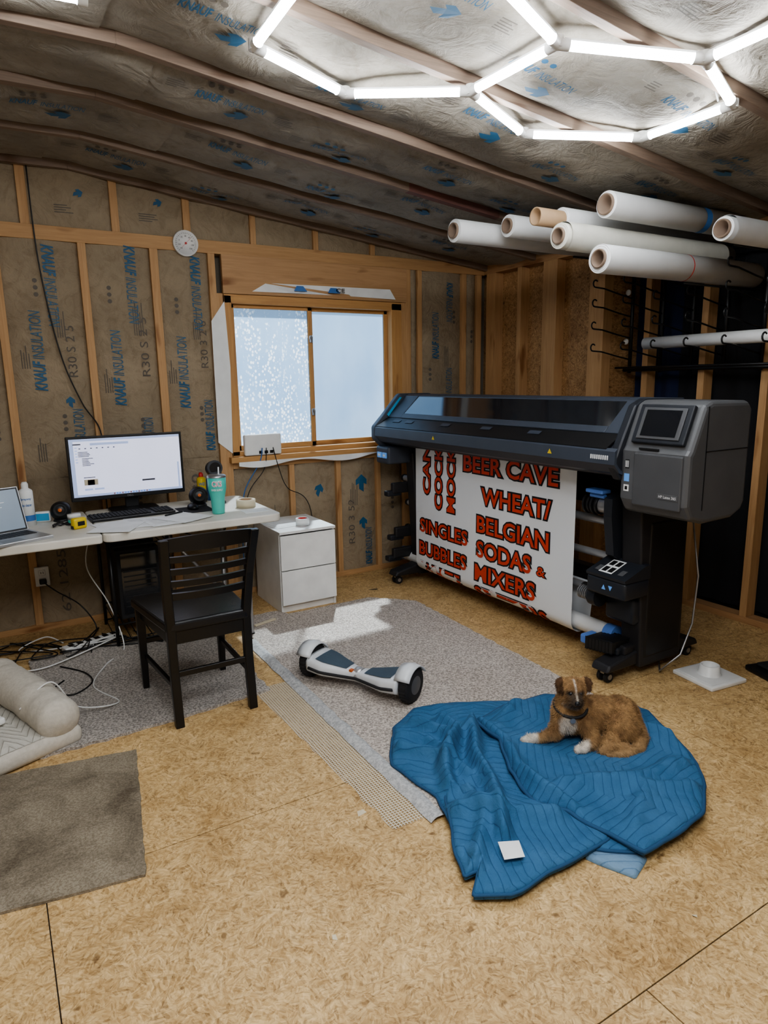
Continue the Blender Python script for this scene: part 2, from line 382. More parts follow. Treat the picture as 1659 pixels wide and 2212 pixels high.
beam_obj((-.50,0,.04),(-.455,.095,PZ0),'woodz',"vertical pine wall stud")
beam_obj((-.35,0,.04),(-.30,.095,PZ0),'woodz',"corner stud")
beam_obj((-2.475,-.012,wz1+.01),(-1.04,.02,PZ0),'ply',"plywood window header board")
beam_obj((-2.475,0,wz0-.09),(-1.08,.095,wz0-.05),'woodx',"rough window sill framing")
beam_obj((-2.06,0,.04),(-2.02,.095,wz0-.09),'woodz',"cripple stud under window")
beam_obj((-1.68,0,.04),(-1.64,.095,wz0-.09),'woodz',"cripple stud under window")
beam_obj((-1.33,0,.04),(-1.29,.095,wz0-.09),'woodz',"cripple stud under window")
gst=[(-4.1,-4.06),(-3.62,-3.57),(-3.13,-3.085),(-2.70,-2.655),(-2.26,-2.22),(-1.80,-1.76),(-1.34,-1.30)]
for a,b in gst: beam_obj((a,.01,PZ1),(b,.095,zc(a)),'woodz',"short gable stud above plate")
def bicon(mb,fn,x,z,s):
    for k in range(3):
        cx,cz=x,z+k*s*1.5
        mb.add([fn(cx+s*.5*math.cos(a*PI/4),cz+s*.5*math.sin(a*PI/4),.004) for a in range(8)],[list(range(8))],'greyink')
def barrow(mb,fn,x,z,s,m='blueink',rot=0):
    P=[(-1,-.3),(.0,-.3),(-.2,-.7),(.4,-.7),(1,0),(.4,.7),(-.2,.7),(.0,.3),(-.6,.3)]
    c,sn=math.cos(rot),math.sin(rot)
    mb.add([fn(x+s*(a*c-b*sn),z+s*(a*sn+b*c),.004) for a,b in P],[[0,1,8],[1,7,8],[1,2,3,4],[1,4,7],[4,5,6,7]],m)
def brand(mb,fn,x,z,d,ln=.46,h=.062):
    def g(a,b,l): return fn(x-b*d,z+a*d,l)
    text(mb,"KNAUF",lambda a,b,l:g(a,b,l),ln*.38,h*1.08,'blueink',.03,.25,.0055,False)
    text(mb,"INSULATION",lambda a,b,l:g(a+ln*.40,b,l),ln*.6,h,'blueink2',.0,.2,.0055,False)
def lines(mb,fn,x,z,w,n,vert=True):
    for k in range(n):
        l=w*random.uniform(.5,1)
        if vert: q=[(x+k*.013,z),(x+k*.013+.005,z),(x+k*.013+.005,z+l),(x+k*.013,z+l)]
        else: q=[(x,z-k*.013),(x+l,z-k*.013),(x+l,z-k*.013-.005),(x,z-k*.013-.005)]
        mb.add([fn(a,b,.004) for a,b in q],[(0,1,2,3)],'greyink')
def wall_batt(x0,x1,z0,z1,prints,seed,top=None):
    W=x1-x0
    def surf(x,z):
        u=min(max((x-x0)/W,0),1)
        e=math.sin(PI*u)**.6
        n=noise.noise(Vector((x*5,z*2.2,seed)))*.014+noise.noise(Vector((x*12,z*4,seed+9)))*.004
        return .030-.026*e+n*e
    fn=lambda x,z,l=0:V(x,surf(x,z)-l,z)
    mb=MB(); nu=14; nv=max(6,int((z1-z0)/.035))
    mb.grid(lambda a,b:fn(x0+a*W,z0+b*((z1 if top is None else top(x0+a*W))-z0)),nu,nv,'paper')
    for pr in prints:
        t=pr[0]
        if t=='b': brand(mb,fn,x0+pr[1]*W,pr[2],pr[3],*(pr[4:]))
        elif t=='i': bicon(mb,fn,x0+pr[1]*W,pr[2],.026)
        elif t=='a': barrow(mb,fn,x0+pr[1]*W,pr[2],pr[3],'blueink',pr[4])
        elif t=='l': lines(mb,fn,x0+pr[1]*W,pr[2],pr[3],pr[4],pr[5])
        elif t=='r': text(mb,pr[4],lambda a,b,l:fn(x0+pr[1]*W-b,pr[2]+a,l),pr[3],.05,'greyink',0,0,.005,False)
    return mb.build("insulation_batt",origin=(x0+W/2,.03,z0),label="kraft-paper-faced insulation batt with blue print between studs",cat="insulation",group="insulation batts in the window wall",fix=False)
LB=.95
wall_batt(-4.54,-4.18,.04,PZ0,[('b',.6,1.4,1)],1)
wall_batt(-4.14,-3.79,.04,PZ0,[('b',.5,1.4,1),('i',.8,1.2)],2)
wall_batt(-3.745,-3.335,LB,PZ0,[('b',.42,1.47,1),('b',.52,2.30,-1),('b',.86,1.0,1,.36),('i',.60,1.24),('i',.4,2.02),('l',.12,1.6,.16,4,True),('l',.62,1.78,.2,4,True),('a',.7,1.4,.035,1.57),('l',.2,1.05,.2,4,True),('r',.84,1.55,.3,'R30 S 2 5')],3)
wall_batt(-3.29,-2.925,LB,PZ0,[('b',.42,1.37,1),('b',.58,2.33,-1),('b',.84,.99,1,.3),('i',.66,1.2),('i',.3,2.0),('l',.10,1.45,.16,4,True),('l',.65,1.8,.2,5,True),('r',.86,1.55,.36,'R30 S 2 5')],4)
wall_batt(-2.875,-2.56,LB+.06,PZ0,[('b',.44,1.34,1),('b',.62,2.30,-1),('b',.92,1.05,1,.34),('i',.3,1.95),('i',.66,1.26),('l',.06,1.5,.16,4,True),('l',.60,1.78,.2,4,True),('r',.88,1.6,.3,'R30 3 2 6')],5)
wall_batt(-3.745,-3.335,.04,LB,[('i',.5,.7),('r',.4,.1,.4,'62 1285')],6)
wall_batt(-3.29,-2.925,.04,LB,[('i',.5,.7),('b',.4,.2,1)],7)
wall_batt(-2.875,-2.56,.04,LB+.06,[('r',.5,.7,.2,'R30')],8)
wall_batt(-.995,-.93,.04,PZ0,[],9)
wall_batt(-.89,-.50,.04,PZ0,[('b',.42,1.66,1,.36),('b',.75,1.25,1,.34),('b',.60,2.25,-1,.3),('i',.2,1.5),('l',.55,1.6,.2,4,True),('i',.8,1.95)],10)
wall_batt(-.455,-.35,.04,PZ0,[('i',.5,1.8)],11)
wall_batt(-2.475,-2.06,.04,wz0-.09,[('l',.6,.5,.15,4,True),('i',.75,.3)],12)
wall_batt(-2.02,-1.68,.04,wz0-.09,[('a',.55,.70,.05,1.2),('l',.3,.2,.2,4,True)],13)
wall_batt(-1.64,-1.33,.04,wz0-.09,[('a',.55,.72,.07,1.57),('a',.6,.40,.05,1.57),('l',.25,.55,.2,5,True),('r',.35,.25,.35,'R30 3 52'),('b',.85,.06,1,.3)],14)
wall_batt(-1.29,-1.08,.04,wz0-.09,[('i',.5,.5)],15)
gx=[-4.6]+[q for ab in gst for q in ab]+[-.32]
for k in range(0,len(gx),2):
    a,b=gx[k],gx[k+1]
    wall_batt(a,b,PZ1,zc(b)+.0,[('l',.3,PZ1+.12,.12,4,False),('a',.6,PZ1+.19,.03,.3)] if k<8 else [],20+k,top=lambda x:max(zc(x),PZ1+.01))
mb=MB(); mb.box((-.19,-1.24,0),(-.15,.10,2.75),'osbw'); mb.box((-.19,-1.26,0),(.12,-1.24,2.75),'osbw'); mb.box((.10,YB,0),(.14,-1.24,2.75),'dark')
mb.build("wall_right",kind="structure",label="stepped side wall of strand board and dark open framing")
for a,b,m in ((-.14,-.03,'woodz'),(-.445,-.40,'woodz'),(-.82,-.68,'woodz'),(-1.26,-1.13,'woodz')):
    beam_obj((-.275,a,.04),(-.19,b,2.33),m,"vertical pine wall stud")
beam_obj((-.275,-1.26,0),(-.19,-.001,.04),'woody',"pine bottom plate"); beam_obj((-.275,-1.26,2.33),(-.19,-.001,2.40),'woody',"pine top plate")
for a in (-1.44,-1.86,-2.26,-2.68,-3.1,-3.5,-3.9): beam_obj((-.06,a-.022,.04),(.03,a+.022,2.29),'woodz',"vertical pine partition stud")
beam_obj((-.06,YB,0),(.03,-1.262,.04),'woody',"pine bottom plate"); beam_obj((-.06,YB,2.29),(.03,-1.262,2.36),'woody',"pine top plate")
for (a,b,m,l) in ((-1.27,-1.62,'navy',"navy blue hanging cloth behind studs"),(-1.62,-3.6,'blackcloth',"black hanging cloth behind studs")):
    mb=MB(); mb.grid(lambda s,t:V(.065+.012*math.sin(s*40*(a-b)),a+(b-a)*s,.05+2.2*t),50,6,m)
    mb.build("hanging_cloth",origin=(.06,(a+b)/2,.05),label=l,cat="cloth",fix=False)
mb=MB(); mb.box((XL-.04,YB,0),(XL,.14,3),'wallpl'); mb.build("wall_left",kind="structure",label="plain side wall")
mb=MB(); mb.box((XL,YB-.04,0),(.14,YB,3),'wallpl'); mb.build("wall_front",kind="structure",label="plain wall behind the viewer")
mb=MB(); xs=[XL,RX,.14]
for a,b in zip(xs[:-1],xs[1:]):
    mb.add([(a,YB,zc(a)+.06),(b,YB,zc(b)+.06),(b,.14,zc(b)+.06),(a,.14,zc(a)+.06),(a,YB,zc(a)+.10),(b,YB,zc(b)+.10),(b,.14,zc(b)+.10),(a,.14,zc(a)+.10)],[(0,1,2,3),(4,5,6,7),(0,1,5,4),(2,3,7,6)],'paperc')
mb.build("ceiling",kind="structure",label="sloped roof deck above insulation")
raf=[-.02,-.58,-1.13,-1.65,-2.26,-2.84,-3.45,-4.05,-4.65]
for i,y in enumerate(raf):
    mb=MB(); w=.019 if i!=2 else .024
    for a,b in zip([XL,RX],[RX,-.0 if y<-1.2 else -.19]):
        for m,x0,x1 in ([('woodr',a,b)] if i!=2 or a<-4 else [('woodr',a,-1.75),('woodred',-1.75,-1.1),('woodr',-1.1,b)]):
            d=.035
            mb.add([(x0,y-w,zc(x0)-d),(x1,y-w,zc(x1)-d),(x1,y+w,zc(x1)-d),(x0,y+w,zc(x0)-d),(x0,y-w,zc(x0)+.05),(x1,y-w,zc(x1)+.05),(x1,y+w,zc(x1)+.05),(x0,y+w,zc(x0)+.05)],[(0,1,2,3),(0,1,5,4),(3,2,6,7),(0,3,7,4),(1,2,6,5)],m)
    trim(mb,"weathered ceiling rafter")
for i in range(len(raf)-1):
    y0,y1=raf[i]-.018,raf[i+1]+.018; W=y1-y0
    X1=-.27 if i<2 else .02
    def surf(x,y,i=i,y0=y0,W=W):
        u=min(max((y-y0)/W,0),1); e=math.sin(PI*u)**.5
        n=noise.noise(Vector((x*1.6,y*2.5,i*7.7)))*.030+noise.noise(Vector((x*3.6,y*5,i*3.1)))*.018+noise.noise(Vector((x*9,y*11,i)))*.005
        return zc(x)+.010-.024*e-(n+.01)*e*.9
    fn=lambda x,y,l=0,surf=surf:V(x,y,surf(x,y)-l)
    cut=[-4.9,-3.1+.7*((i*37)%10)/10-.4,X1]
    for j in range(2):
        mb=MB(); xa,xb=cut[j],cut[j+1]+(.02 if j==0 else 0)
        mb.grid(lambda a,b:fn(xa+(xb-xa)*a,y0+W*b,.0 if j else .006),int((xb-xa)/.035),18,'paperc')
        x=xa+.2; k=0
        while x<xb-.45 and i<6:
            yy=y0+W*(.36 if k%2 else .68)
            g=lambda a,b,l:fn(x+a,yy-b,l+.003+(0 if j else .006))
            text(mb,"KNAUF",g,.11,.048,'blueinkc',.03,.25,.006,False)
            text(mb,"INSULATION",lambda a,b,l:g(a+.122,b,l),.18,.042,'blueinkc',.0,.2,.006,False)
            barrow(mb,lambda a,b,l:g(a-x,yy-b,l+.004),x+.2,yy+.07,.055,'blueinkc',-.3)
            for q in range(3): mb.add([g(.05+q*.04+.013*math.cos(a*PI/4),.09+.013*math.sin(a*PI/4),.008) for a in range(8)],[list(range(8))],'blueinkc' if k%2 else 'greyink')
            lines(mb,lambda a,b,l:g(a-x,yy-b,.008),x+.36,yy+.04,.1,5,False)
            lines(mb,lambda a,b,l:g(a-x,yy-b,.008),x-.12,yy-.02,.09,4,False)
            x+=.50+.1*random.random(); k+=1
        mb.build("insulation_batt",origin=((xa+xb)/2,(y0+y1)/2,zc(xa)),label="wrinkled kraft-paper-faced insulation batt between ceiling rafters",cat="insulation",group="insulation batts in the ceiling",fix=False)
# ------------------------------------------------------------------ window
win=empty("window_1",((wx0+wx1)/2,0,wz0),"wood-framed sliding window with condensation on the glass","window"); win["kind"]="structure"
O=win.location.copy()
mb=MB(); fy0,fy1=.0,.095
mb.box((wx0,fy0,wz0-.05),(wx1,fy1,wz0+.03),'woodwin'); mb.box((wx0,fy0,wz1-.05),(wx1,fy1,wz1+.008),'woodwin')
mb.box((wx0,fy0,wz0),(wx0+.05,fy1,wz1),'woodwinz'); mb.box((wx1-.09,fy0,wz0),(wx1,fy1,wz1),'woodwinz')
mb.box((-2.50,-.05,wz0-.045),(-1.09,fy0+.01,wz0-.005),'woodwin')
mb.build("window_frame",O,win,bevel=.003)
mb=MB()
for x0,x1,y in ((-2.42,-1.82,.045),(-1.83,-1.17,.07)):
    mb.box((x0,y,1.03),(x0+.028,y+.02,2.02),'woodwinz');mb.box((x1-.028,y,1.03),(x1,y+.02,2.02),'woodwinz');mb.box((x0,y,1.03),(x1,y+.02,1.065),'woodwin');mb.box((x0,y,1.995),(x1,y+.02,2.02),'woodwin')
mb.build("window_sash",O,win,bevel=.002)
for x0,x1,y,m in ((-2.395,-1.845,.055,'glassL'),(-1.805,-1.195,.08,'glassR')):
    mb=MB(); mb.add([(x0,y,1.06),(x1,y,1.06),(x1,y,2.0),(x0,y,2.0)],[(0,1,2,3)],m); mb.build("glass_pane",O,win)
for z in (1.80,1.28):
    mb=MB(); mb.box((-1.842,.025,z-.025),(-1.822,.047,z+.025),'steel',bev=.003); mb.box((-1.85,.018,z-.004),(-1.825,.03,z+.018),'steel',bev=.002); mb.build("window_latch",O,win)
mb=MB(); P=[(-2.32,2.10),(-2.22,2.27),(-2.19,2.16),(-1.20,2.165),(-1.15,2.095),(-1.6,2.105),(-2.0,2.10)]
mb.add([(x,-.02-.012*math.sin(x*9),z) for x,z in P],[[0,1,2],[0,2,6],[2,3,5,6],[3,4,5]],'whitep')
text(mb,"CE",plane_fn((-1.62,-.037,2.135),(1,0,0),(0,0,1)),.07,.03,'greyink',.02)
for x in (-1.98,-1.72): mb.add([(x,-.037,2.115),(x+.1,-.037,2.115),(x+.07,-.037,2.15),(x+.02,-.037,2.15)],[(0,1,2,3)],'label_blue')
mb.build("house_wrap_scrap",origin=(-1.7,-.02,2.1),label="torn white house-wrap strip stapled above the window",cat="wrap",fix=False)
mb=MB(); P=[(-2.565,1.90),(-2.47,2.03),(-2.455,1.6),(-2.475,1.02),(-2.57,1.10)]
mb.add([(x,-.006,z) for x,z in P],[[0,1,2,3,4]],'whitep'); mb.build("house_wrap_scrap",origin=(-2.52,-.006,1.05),label="white house-wrap flap folded along the window jamb",cat="wrap",fix=False)
mb=MB(); mb.grid(lambda a,b:V(-2.45+1.33*a,-.055-.01*math.sin(a*20)*b,wz0-.04-b*.045*(.6+.4*math.sin(a*13))),40,3,'whitep'); mb.build("house_wrap_scrap",origin=(-1.8,-.05,.92),label="ragged white house-wrap strip below the window sill",cat="wrap",fix=False)
# ------------------------------------------------------------------ hexagon light
HZ=lambda x:2.404-.07-.097*x
J=dict(a=(-2.98,-2.08),b=(-2.58,-1.98),c=(-2.22,-2.30),d=(-2.20,-2.72),e=(-1.82,-2.15),g=(-1.43,-2.44),h=(-1.42,-2.83),i=(-1.77,-2.95),k=(-2.60,-2.86),l=(-2.99,-2.50),m=(-1.77,-3.38))
Jp={k:V(x,y,HZ(x)) for k,(x,y) in J.items()}
hexl=empty("hexagon_light",(-2.2,-2.5,2.5),"glowing white hexagon-grid LED tube ceiling light","light")
O=hexl.location.copy(); EDG=("ab","bc","cd","ce","eg","gh","hi","id","dk","kl","la","im")
for a,b in EDG:
    A,B=Jp[a],Jp[b]; d=(B-A).normalized()
    mb=MB(); mb.cyl(A+d*.028,B-d*.028,.0155,'led',seg=14); mb.build("light_tube",O,hexl)
    mb=MB(); up_=V(0,0,.012); mb.beam(A+d*.02+up_,B-d*.02+up_,.024,.010,'white'); mb.build("tube_housing",O,hexl)
for k,P in Jp.items():
    mb=MB(); mb.cyl(P+V(0,0,-.012),P+V(0,0,.022),.020,'white',seg=16)
    for a,b in EDG:
        if k in (a,b):
            Q=Jp[b] if k==a else Jp[a]; d=(Q-P).normalized(); mb.cyl(P,P+d*.04,.0185,'white',seg=14)
    mb.build("connector",O,hexl)
mb=MB(); mb.tube([Jp['h']+V(-.03,.04,.02),Jp['h']+V(-.10,.03,.10),Jp['h']+V(-.12,.02,.2)],.003,'white'); mb.build("power_cord",O,hexl)
mb=MB(); A,B=V(-3.80,-1.93,2.69),V(-3.52,-1.99,2.68); mb.cyl(A,B,.0155,'led',seg=14); mb.cyl(B,B+V(.03,0,0),.019,'white'); mb.beam(A+V(0,0,.013),B+V(0,0,.013),.024,.01,'white')
mb.build("light_tube_bar",origin=(-3.66,-1.96,2.69),label="single glowing LED tube near the ceiling",cat="light")
# ------------------------------------------------------------------ rolls and rack
def roll(x0,y,z,R,rc,m='roll',x1=-.09,label="rolled white vinyl with cardboard core",extra=None):
    e=empty("vinyl_roll",(x0,y,z-R),label,"roll","vinyl rolls on the wall rack"); O=e.location.copy()
    A,B=V(x0,y,z),V(x1,y,z); X=axis(A,B); l=(B-A).length
    mb=MB(); pr=[(rc+.003,.0)]
    for k in range(5): rr=rc+.003+(R-rc-.003)*(k+1)/5; pr+= [(rr-.002,.0 if k<4 else .001),(rr-.001,.0025*(k%2)+.0)]
    pr+=[(R,.003),(R,l),(rc,l)]
    mb.lathe(pr,X,m,36); mb.build("vinyl_body",O,e)
    mb=MB(); off=-.012 if extra!='tube' else -.17
    mb.lathe([(rc-.005,l),(rc-.005,off),(rc+.003,off),(rc+.003,.02)],X,'cardboard' if extra=='tube' else 'cardin',32); mb.build("cardboard_core",O,e)
    if extra=='blue':
        mb=MB(); mb.lathe([(R+.002,l*.62),(R+.002,l*.66)],X,'label_blue',36); mb.build("blue_band",O,e)
    if extra=='red':
        mb=MB(); mb.lathe([(R+.001,.62),(R+.0015,.626)],X,'redpl',36); mb.build("rubber_band",O,e)
    if extra=='loose':
        mb=MB()
        def sp(a,b): 
            t=a*1.9*PI-.5*PI; rr=R*1.0+.014*a; return V(x0+.02+b*(l-.1),y+rr*math.cos(t),z+rr*math.sin(t)+.0)
        mb.grid(sp,40,2,m); mb.build("loose_wrap",O,e)
    return e
roll(-1.61,-1.38,2.29,.060,.038,'roll')
roll(-1.36,-1.53,2.31,.058,.036,'roll')
roll(-1.30,-1.86,2.28,.060,.040,'roll',extra='tube',label="rolled white vinyl with brown cardboard tube sticking out")
roll(-1.43,-1.985,2.17,.060,.036,'rollcream',extra='loose',label="loosely wound cream vinyl roll")
roll(-1.22,-2.08,2.315,.062,.046,'roll',extra='blue',label="rolled white vinyl with a blue band")
roll(-1.34,-2.16,2.045,.066,.040,'roll',extra='red',label="thick white vinyl roll with red rubber band")
roll(-.80,-2.42,2.18,.056,.040,'roll',extra='loose',label="short loosely wound white vinyl roll")
rk=empty("wall_roll_rack",(-.07,-1.8,1.55),"black wire wall rack with long curled arms","rack"); O=rk.location.copy()
mb=MB()
ys=[-1.33,-1.57,-1.79,-2.01,-2.24,-2.46,-2.68]
for y in ys: mb.tube([(-.075,y,1.52),(-.075,y,2.24)],.012,'black',8)
mb.tube([(-.085,-1.29,1.54),(-.085,-2.75,1.54)],.012,'black',8); mb.tube([(-.085,-1.29,2.22),(-.085,-2.75,2.22)],.009,'black',8)
mb.tube([(-.17,-1.29,1.555),(-.17,-2.75,1.555)],.007,'black',8)
mb.build("rack_frame",O,rk)
for y in ys:
    for z in (1.66,1.80,1.94,2.06):
        mb=MB(); yy=y
        pts=[(-.075,yy,z-.05),(-.20,yy,z-.03),(-.36,yy,z),(-.44,yy,z+.004)]
        for k in range(8):
            a=-PI/2+k*PI*1.25/7; pts.append((-.44-.022*math.cos(a),yy,z+.026+.022*math.sin(a)))
        mb.tube(pts,.005,'black',6); mb.build("rack_arm",O,rk)
for y,z in ((-1.38,2.223),(-1.53,2.245),(-1.95,2.09),(-2.16,1.97),(-2.42,2.115),(-1.86,2.212)):
    mb=MB(); mb.tube([(-.075,y,z),(-.70,y,z+.0)],.006,'black',8); mb.build("rack_arm",O,rk)
for y in (-1.31,-2.3):
    for z in (2.05,1.73):
        mb=MB(); mb.ell((-.10,y,z),(.012,.02,.02),'white',12,8); mb.build("rack_cap",O,rk)
mb=MB(); X=axis(V(-.27,-1.60,1.70),V(-.27,-2.9,1.70)); mb.lathe([(.022,0),(.036,0),(.036,1.3),(.022,1.3),(.022,0)],X,'roll',24)
mb.build("vinyl_roll",origin=(-.27,-2.1,1.665),label="thin white vinyl roll resting on rack arms",cat="roll",group="vinyl rolls on the wall rack")
# ------------------------------------------------------------------ printer
pr=empty("large_format_printer",(-1.1,-1.48,0),"dark grey wide-format printer on wheeled stand","printer"); O=pr.location.copy()
body=[(-.95,.97),(-.95,1.34),(-1.0,1.375),(-1.21,1.385),(-1.36,1.235),(-1.475,1.165),(-1.48,1.10),(-1.42,1.045),(-1.2,1.0)]
mb=MB(); mb.prism(body,-2.42,-.24,'pdark'); mb.build("printer_body",O,pr,bevel=.008)
mb=MB(); lid=[(-.97,1.36),(-.97,1.392),(-1.20,1.397),(-1.235,1.385),(-1.39,1.238),(-1.375,1.225)]
mb.prism(lid,-.46,-.25,'pblue'); mb.prism(lid,-2.40,-2.28,'pblue')
mb.prism([(-.97,1.36),(-.97,1.392),(-1.20,1.397),(-1.235,1.385),(-1.235,1.36)],-2.28,-.46,'pblue')
mb.prism([(-1.372,1.222),(-1.392,1.238),(-1.362,1.268),(-1.34,1.25)],-2.28,-.46,'pblue')
mb.build("lid_frame",O,pr,bevel=.004)
mb=MB(); mb.prism([(-1.225,1.377),(-1.232,1.382),(-1.375,1.250),(-1.365,1.240)],-2.285,-.455,'pglass'); mb.build("viewing_window",O,pr)
def SH(y,t,l=0): return V(-1.380-.105*t-.45*l,y,1.232-.062*t+.9*l)
mb=MB()
mb.add([SH(-.27,0,.006),SH(-2.38,0,.006),SH(-2.38,1,.006),SH(-.27,1,.006),SH(-.27,0),SH(-2.38,0),SH(-2.38,1),SH(-.27,1)],[(0,1,2,3),(0,1,5,4),(1,2,6,5),(2,3,7,6),(3,0,4,7)],'black')
for y in (-.42,-.58,-1.0,-1.4,-1.8):
    mb.add([SH(y,.25,.009),SH(y-.09,.25,.009),SH(y-.09,.5,.009),SH(y,.5,.009)],[(0,1,2,3)],'pblue')
mb.build("front_shelf",O,pr)
mb=MB(); mb.prism([(-1.478,1.178),(-1.495,1.165),(-1.497,1.105),(-1.46,1.065),(-1.41,1.045),(-1.41,1.06),(-1.45,1.078),(-1.483,1.11),(-1.483,1.165)],-2.44,-.25,'pblue')
for y in (-1.0,-2.02):
    mb.add([(-1.4980,y,1.125),(-1.4980,y-.03,1.125),(-1.4980,y-.015,1.150)],[(0,1,2)],'yellow')
for k in range(9): mb.box((-1.4985,-2.30-k*.012,1.125),(-1.496,-2.306-k*.012,1.145),'whitep')
mb.build("front_lip",O,pr,bevel=0)
mb=MB(); cap=[(-.95,1.0),(-.95,1.36),(-1.0,1.40),(-1.28,1.402),(-1.42,1.25),(-1.50,1.17),(-1.50,1.08),(-1.42,1.01)]
mb.prism(cap,-.285,-.22,'pblue'); mb.build("end_cap",O,pr,bevel=.018)
mb=MB(); mb.add([(-1.40,-.292,1.255),(-1.29,-.292,1.375),(-1.27,-.292,1.375),(-1.385,-.292,1.24)],[(0,1,2,3)],'cyan')
mb.build("blue_stripe",O,pr)
mb=MB(); mb.box((-1.46,-.40,.90),(-1.18,-.22,1.03),'pblue',bev=.02,seg=3); mb.build("loading_panel",O,pr)
for k in range(2):
    mb=MB(); mb.box((-1.468,-.31-.07*k,.945),(-1.458,-.255-.07*k,.985),'bluebtn',bev=.003)
    mb.box((-1.470,-.295-.07*k,.957),(-1.467,-.270-.07*k,.973),'whitep'); mb.build("button",O,pr)
mod=[(-1.03,.90),(-1.01,.94),(-1.01,1.355),(-1.04,1.388),(-1.30,1.392),(-1.345,1.375),(-1.42,1.19),(-1.435,1.17),(-1.435,.95),(-1.40,.89),(-1.30,.865),(-1.10,.870)]
mb=MB(); mb.prism(mod,-2.77,-2.42,'pgrey'); mb.build("ink_module",O,pr,bevel=.022)
mb=MB(); mb.prism([(-.98,1.0),(-.98,1.36),(-1.02,1.39),(-1.29,1.398),(-1.36,1.37),(-1.46,1.17),(-1.49,1.10),(-1.44,1.03),(-1.2,.98)],-2.432,-2.385,'pdark'); mb.build("end_trim",O,pr,bevel=.01)
def SF(y,t,l):
    n=V(-.927,0,.376); return V(-1.345-.075*t,y,1.375-.185*t)+n*l
def slab(mb,ya,yb,ta,tb,l0,l1,m):
    vs=[SF(ya,ta,l0),SF(yb,ta,l0),SF(yb,tb,l0),SF(ya,tb,l0),SF(ya,ta,l1),SF(yb,ta,l1),SF(yb,tb,l1),SF(ya,tb,l1)]
    mb.add(vs,[(0,1,2,3),(4,5,6,7),(0,1,5,4),(1,2,6,5),(2,3,7,6),(3,0,4,7)],m)
mb=MB(); slab(mb,-2.47,-2.735,.03,.93,0,.022,'pdark'); ts=mb.build("touchscreen",O,pr,bevel=.006)
mb=MB(); slab(mb,-2.495,-2.71,.12,.84,.022,.028,'pgrey2'); mb.build("screen_bezel",O,ts,bevel=.003)
mb=MB(); slab(mb,-2.515,-2.69,.18,.78,.028,.030,'pglass'); mb.build("screen_glass",O,ts)
mb=MB(); mb.box((-1.444,-2.745,.93),(-1.43,-2.50,1.165),'pgrey2',bev=.006); 
mb.box((-1.437,-2.62,1.180),(-1.430,-2.52,1.188),'black'); mb.build("cartridge_door",O,pr)
mb=MB(); mb.box((-1.4465,-2.735,.975),(-1.443,-2.635,.998),'pgrey'); text(mb,"HP Latex 365",plane_fn((-1.4475,-2.685,.9865),(0,-1,0),(0,0,1)),.085,.012,'whitep'); mb.build("model_label",O,pr)
mb=MB()
mb.box((-1.4365,-2.475,1.03),(-1.434,-2.448,1.065),'bluebtn');mb.box((-1.4365,-2.475,.985),(-1.434,-2.448,1.015),'whitep');mb.box((-1.4375,-2.468,.992),(-1.436,-2.455,1.008),'black')
mb.box((-1.4365,-2.472,1.09),(-1.434,-2.452,1.13),'black');
for k in range(4): mb.box((-1.4375,-2.470+k*.005,1.095),(-1.436,-2.468+k*.005,1.125),'whitep')
mb.build("sticker",O,pr)
mb=MB(); mb.box((-1.33,-2.773,.93),(-1.327,-2.769,1.37),'black'); mb.box((-1.33,-2.773,1.18),(-1.03,-2.769,1.183),'black'); mb.build("panel_seam",O,pr)
mb=MB(); mb.prism([(-1.22,.05),(-1.28,.95),(-.92,.95),(-.90,.05)],-2.43,-2.31,'pleg'); mb.box((-1.20,-2.436,.1),(-.92,-2.30,.8),'black'); mb.build("stand_column",O,pr,bevel=.012)
mb=MB(); mb.prism([(-1.22,.05),(-1.28,.98),(-.95,.98),(-.92,.05)],-.44,-.34,'pleg'); mb.build("stand_column",O,pr,bevel=.012)
for y in (-2.36,-.39):
    mb=MB(); mb.prism([(-1.44,.065),(-1.42,.10),(-1.22,.14),(-.90,.14),(-.74,.10),(-.72,.065)],y-.055,y+.055,'pleg'); mb.build("stand_foot",O,pr,bevel=.012)
    for x in (-1.39,-.77):
        mb=MB()
        for s in (-.02,.02): mb.cyl((x-.0,y+s-.008,.03),(x,y+s+.008,.03),.03,'blackm',seg=20); mb.cyl((x-.0,y+s*1.5-.002,.03),(x,y+s*1.5+.002,.03),.014,'steel',seg=12)
        mb.cyl((x,y,.04),(x,y,.07),.014,'steel'); mb.box((x-.022,y-.012,.045),(x+.028,y+.012,.062),'steel'); mb.build("caster",O,pr)
mb=MB(); mb.box((-1.0,-2.34,.30),(-.93,-.40,.42),'pleg'); mb.box((-1.02,-2.34,.80),(-.95,-.40,.97),'pleg'); mb.build("cross_beam",O,pr,bevel=.006)
for x,z,rr,y0 in ((-1.19,.76,.022,-.18),(-1.17,.57,.020,-.20),(-1.15,.36,.022,-.16)):
    mb=MB(); mb.cyl((x,y0,z),(x,-2.30,z),rr,'alum',seg=18); mb.cyl((x,y0-.02,z),(x,y0,z),rr*1.25,'black',seg=18); mb.build("roller_bar",O,pr)
for x,z in ((-1.18,.70),(-1.16,.36),(-1.18,.20)):
    mb=MB(); mb.box((x-.20,-.33,z-.03),(x+.03,-.29,z+.05),'pleg',bev=.01); mb.box((x-.24,-.32,z-.05),(x-.12,-.26,z-.01),'pdark',bev=.008); mb.build("spindle_bracket",O,pr)
mb=MB(); mb.cyl((-1.195,-.22,.165),(-1.195,-2.20,.165),.045,'roll',seg=24); mb.cyl((-1.195,-2.20,.165),(-1.195,-2.26,.165),.05,'bluepl',seg=20); mb.cyl((-1.195,-.17,.165),(-1.195,-.22,.165),.05,'bluepl',seg=20); mb.build("take_up_tube",O,pr)
mb=MB()
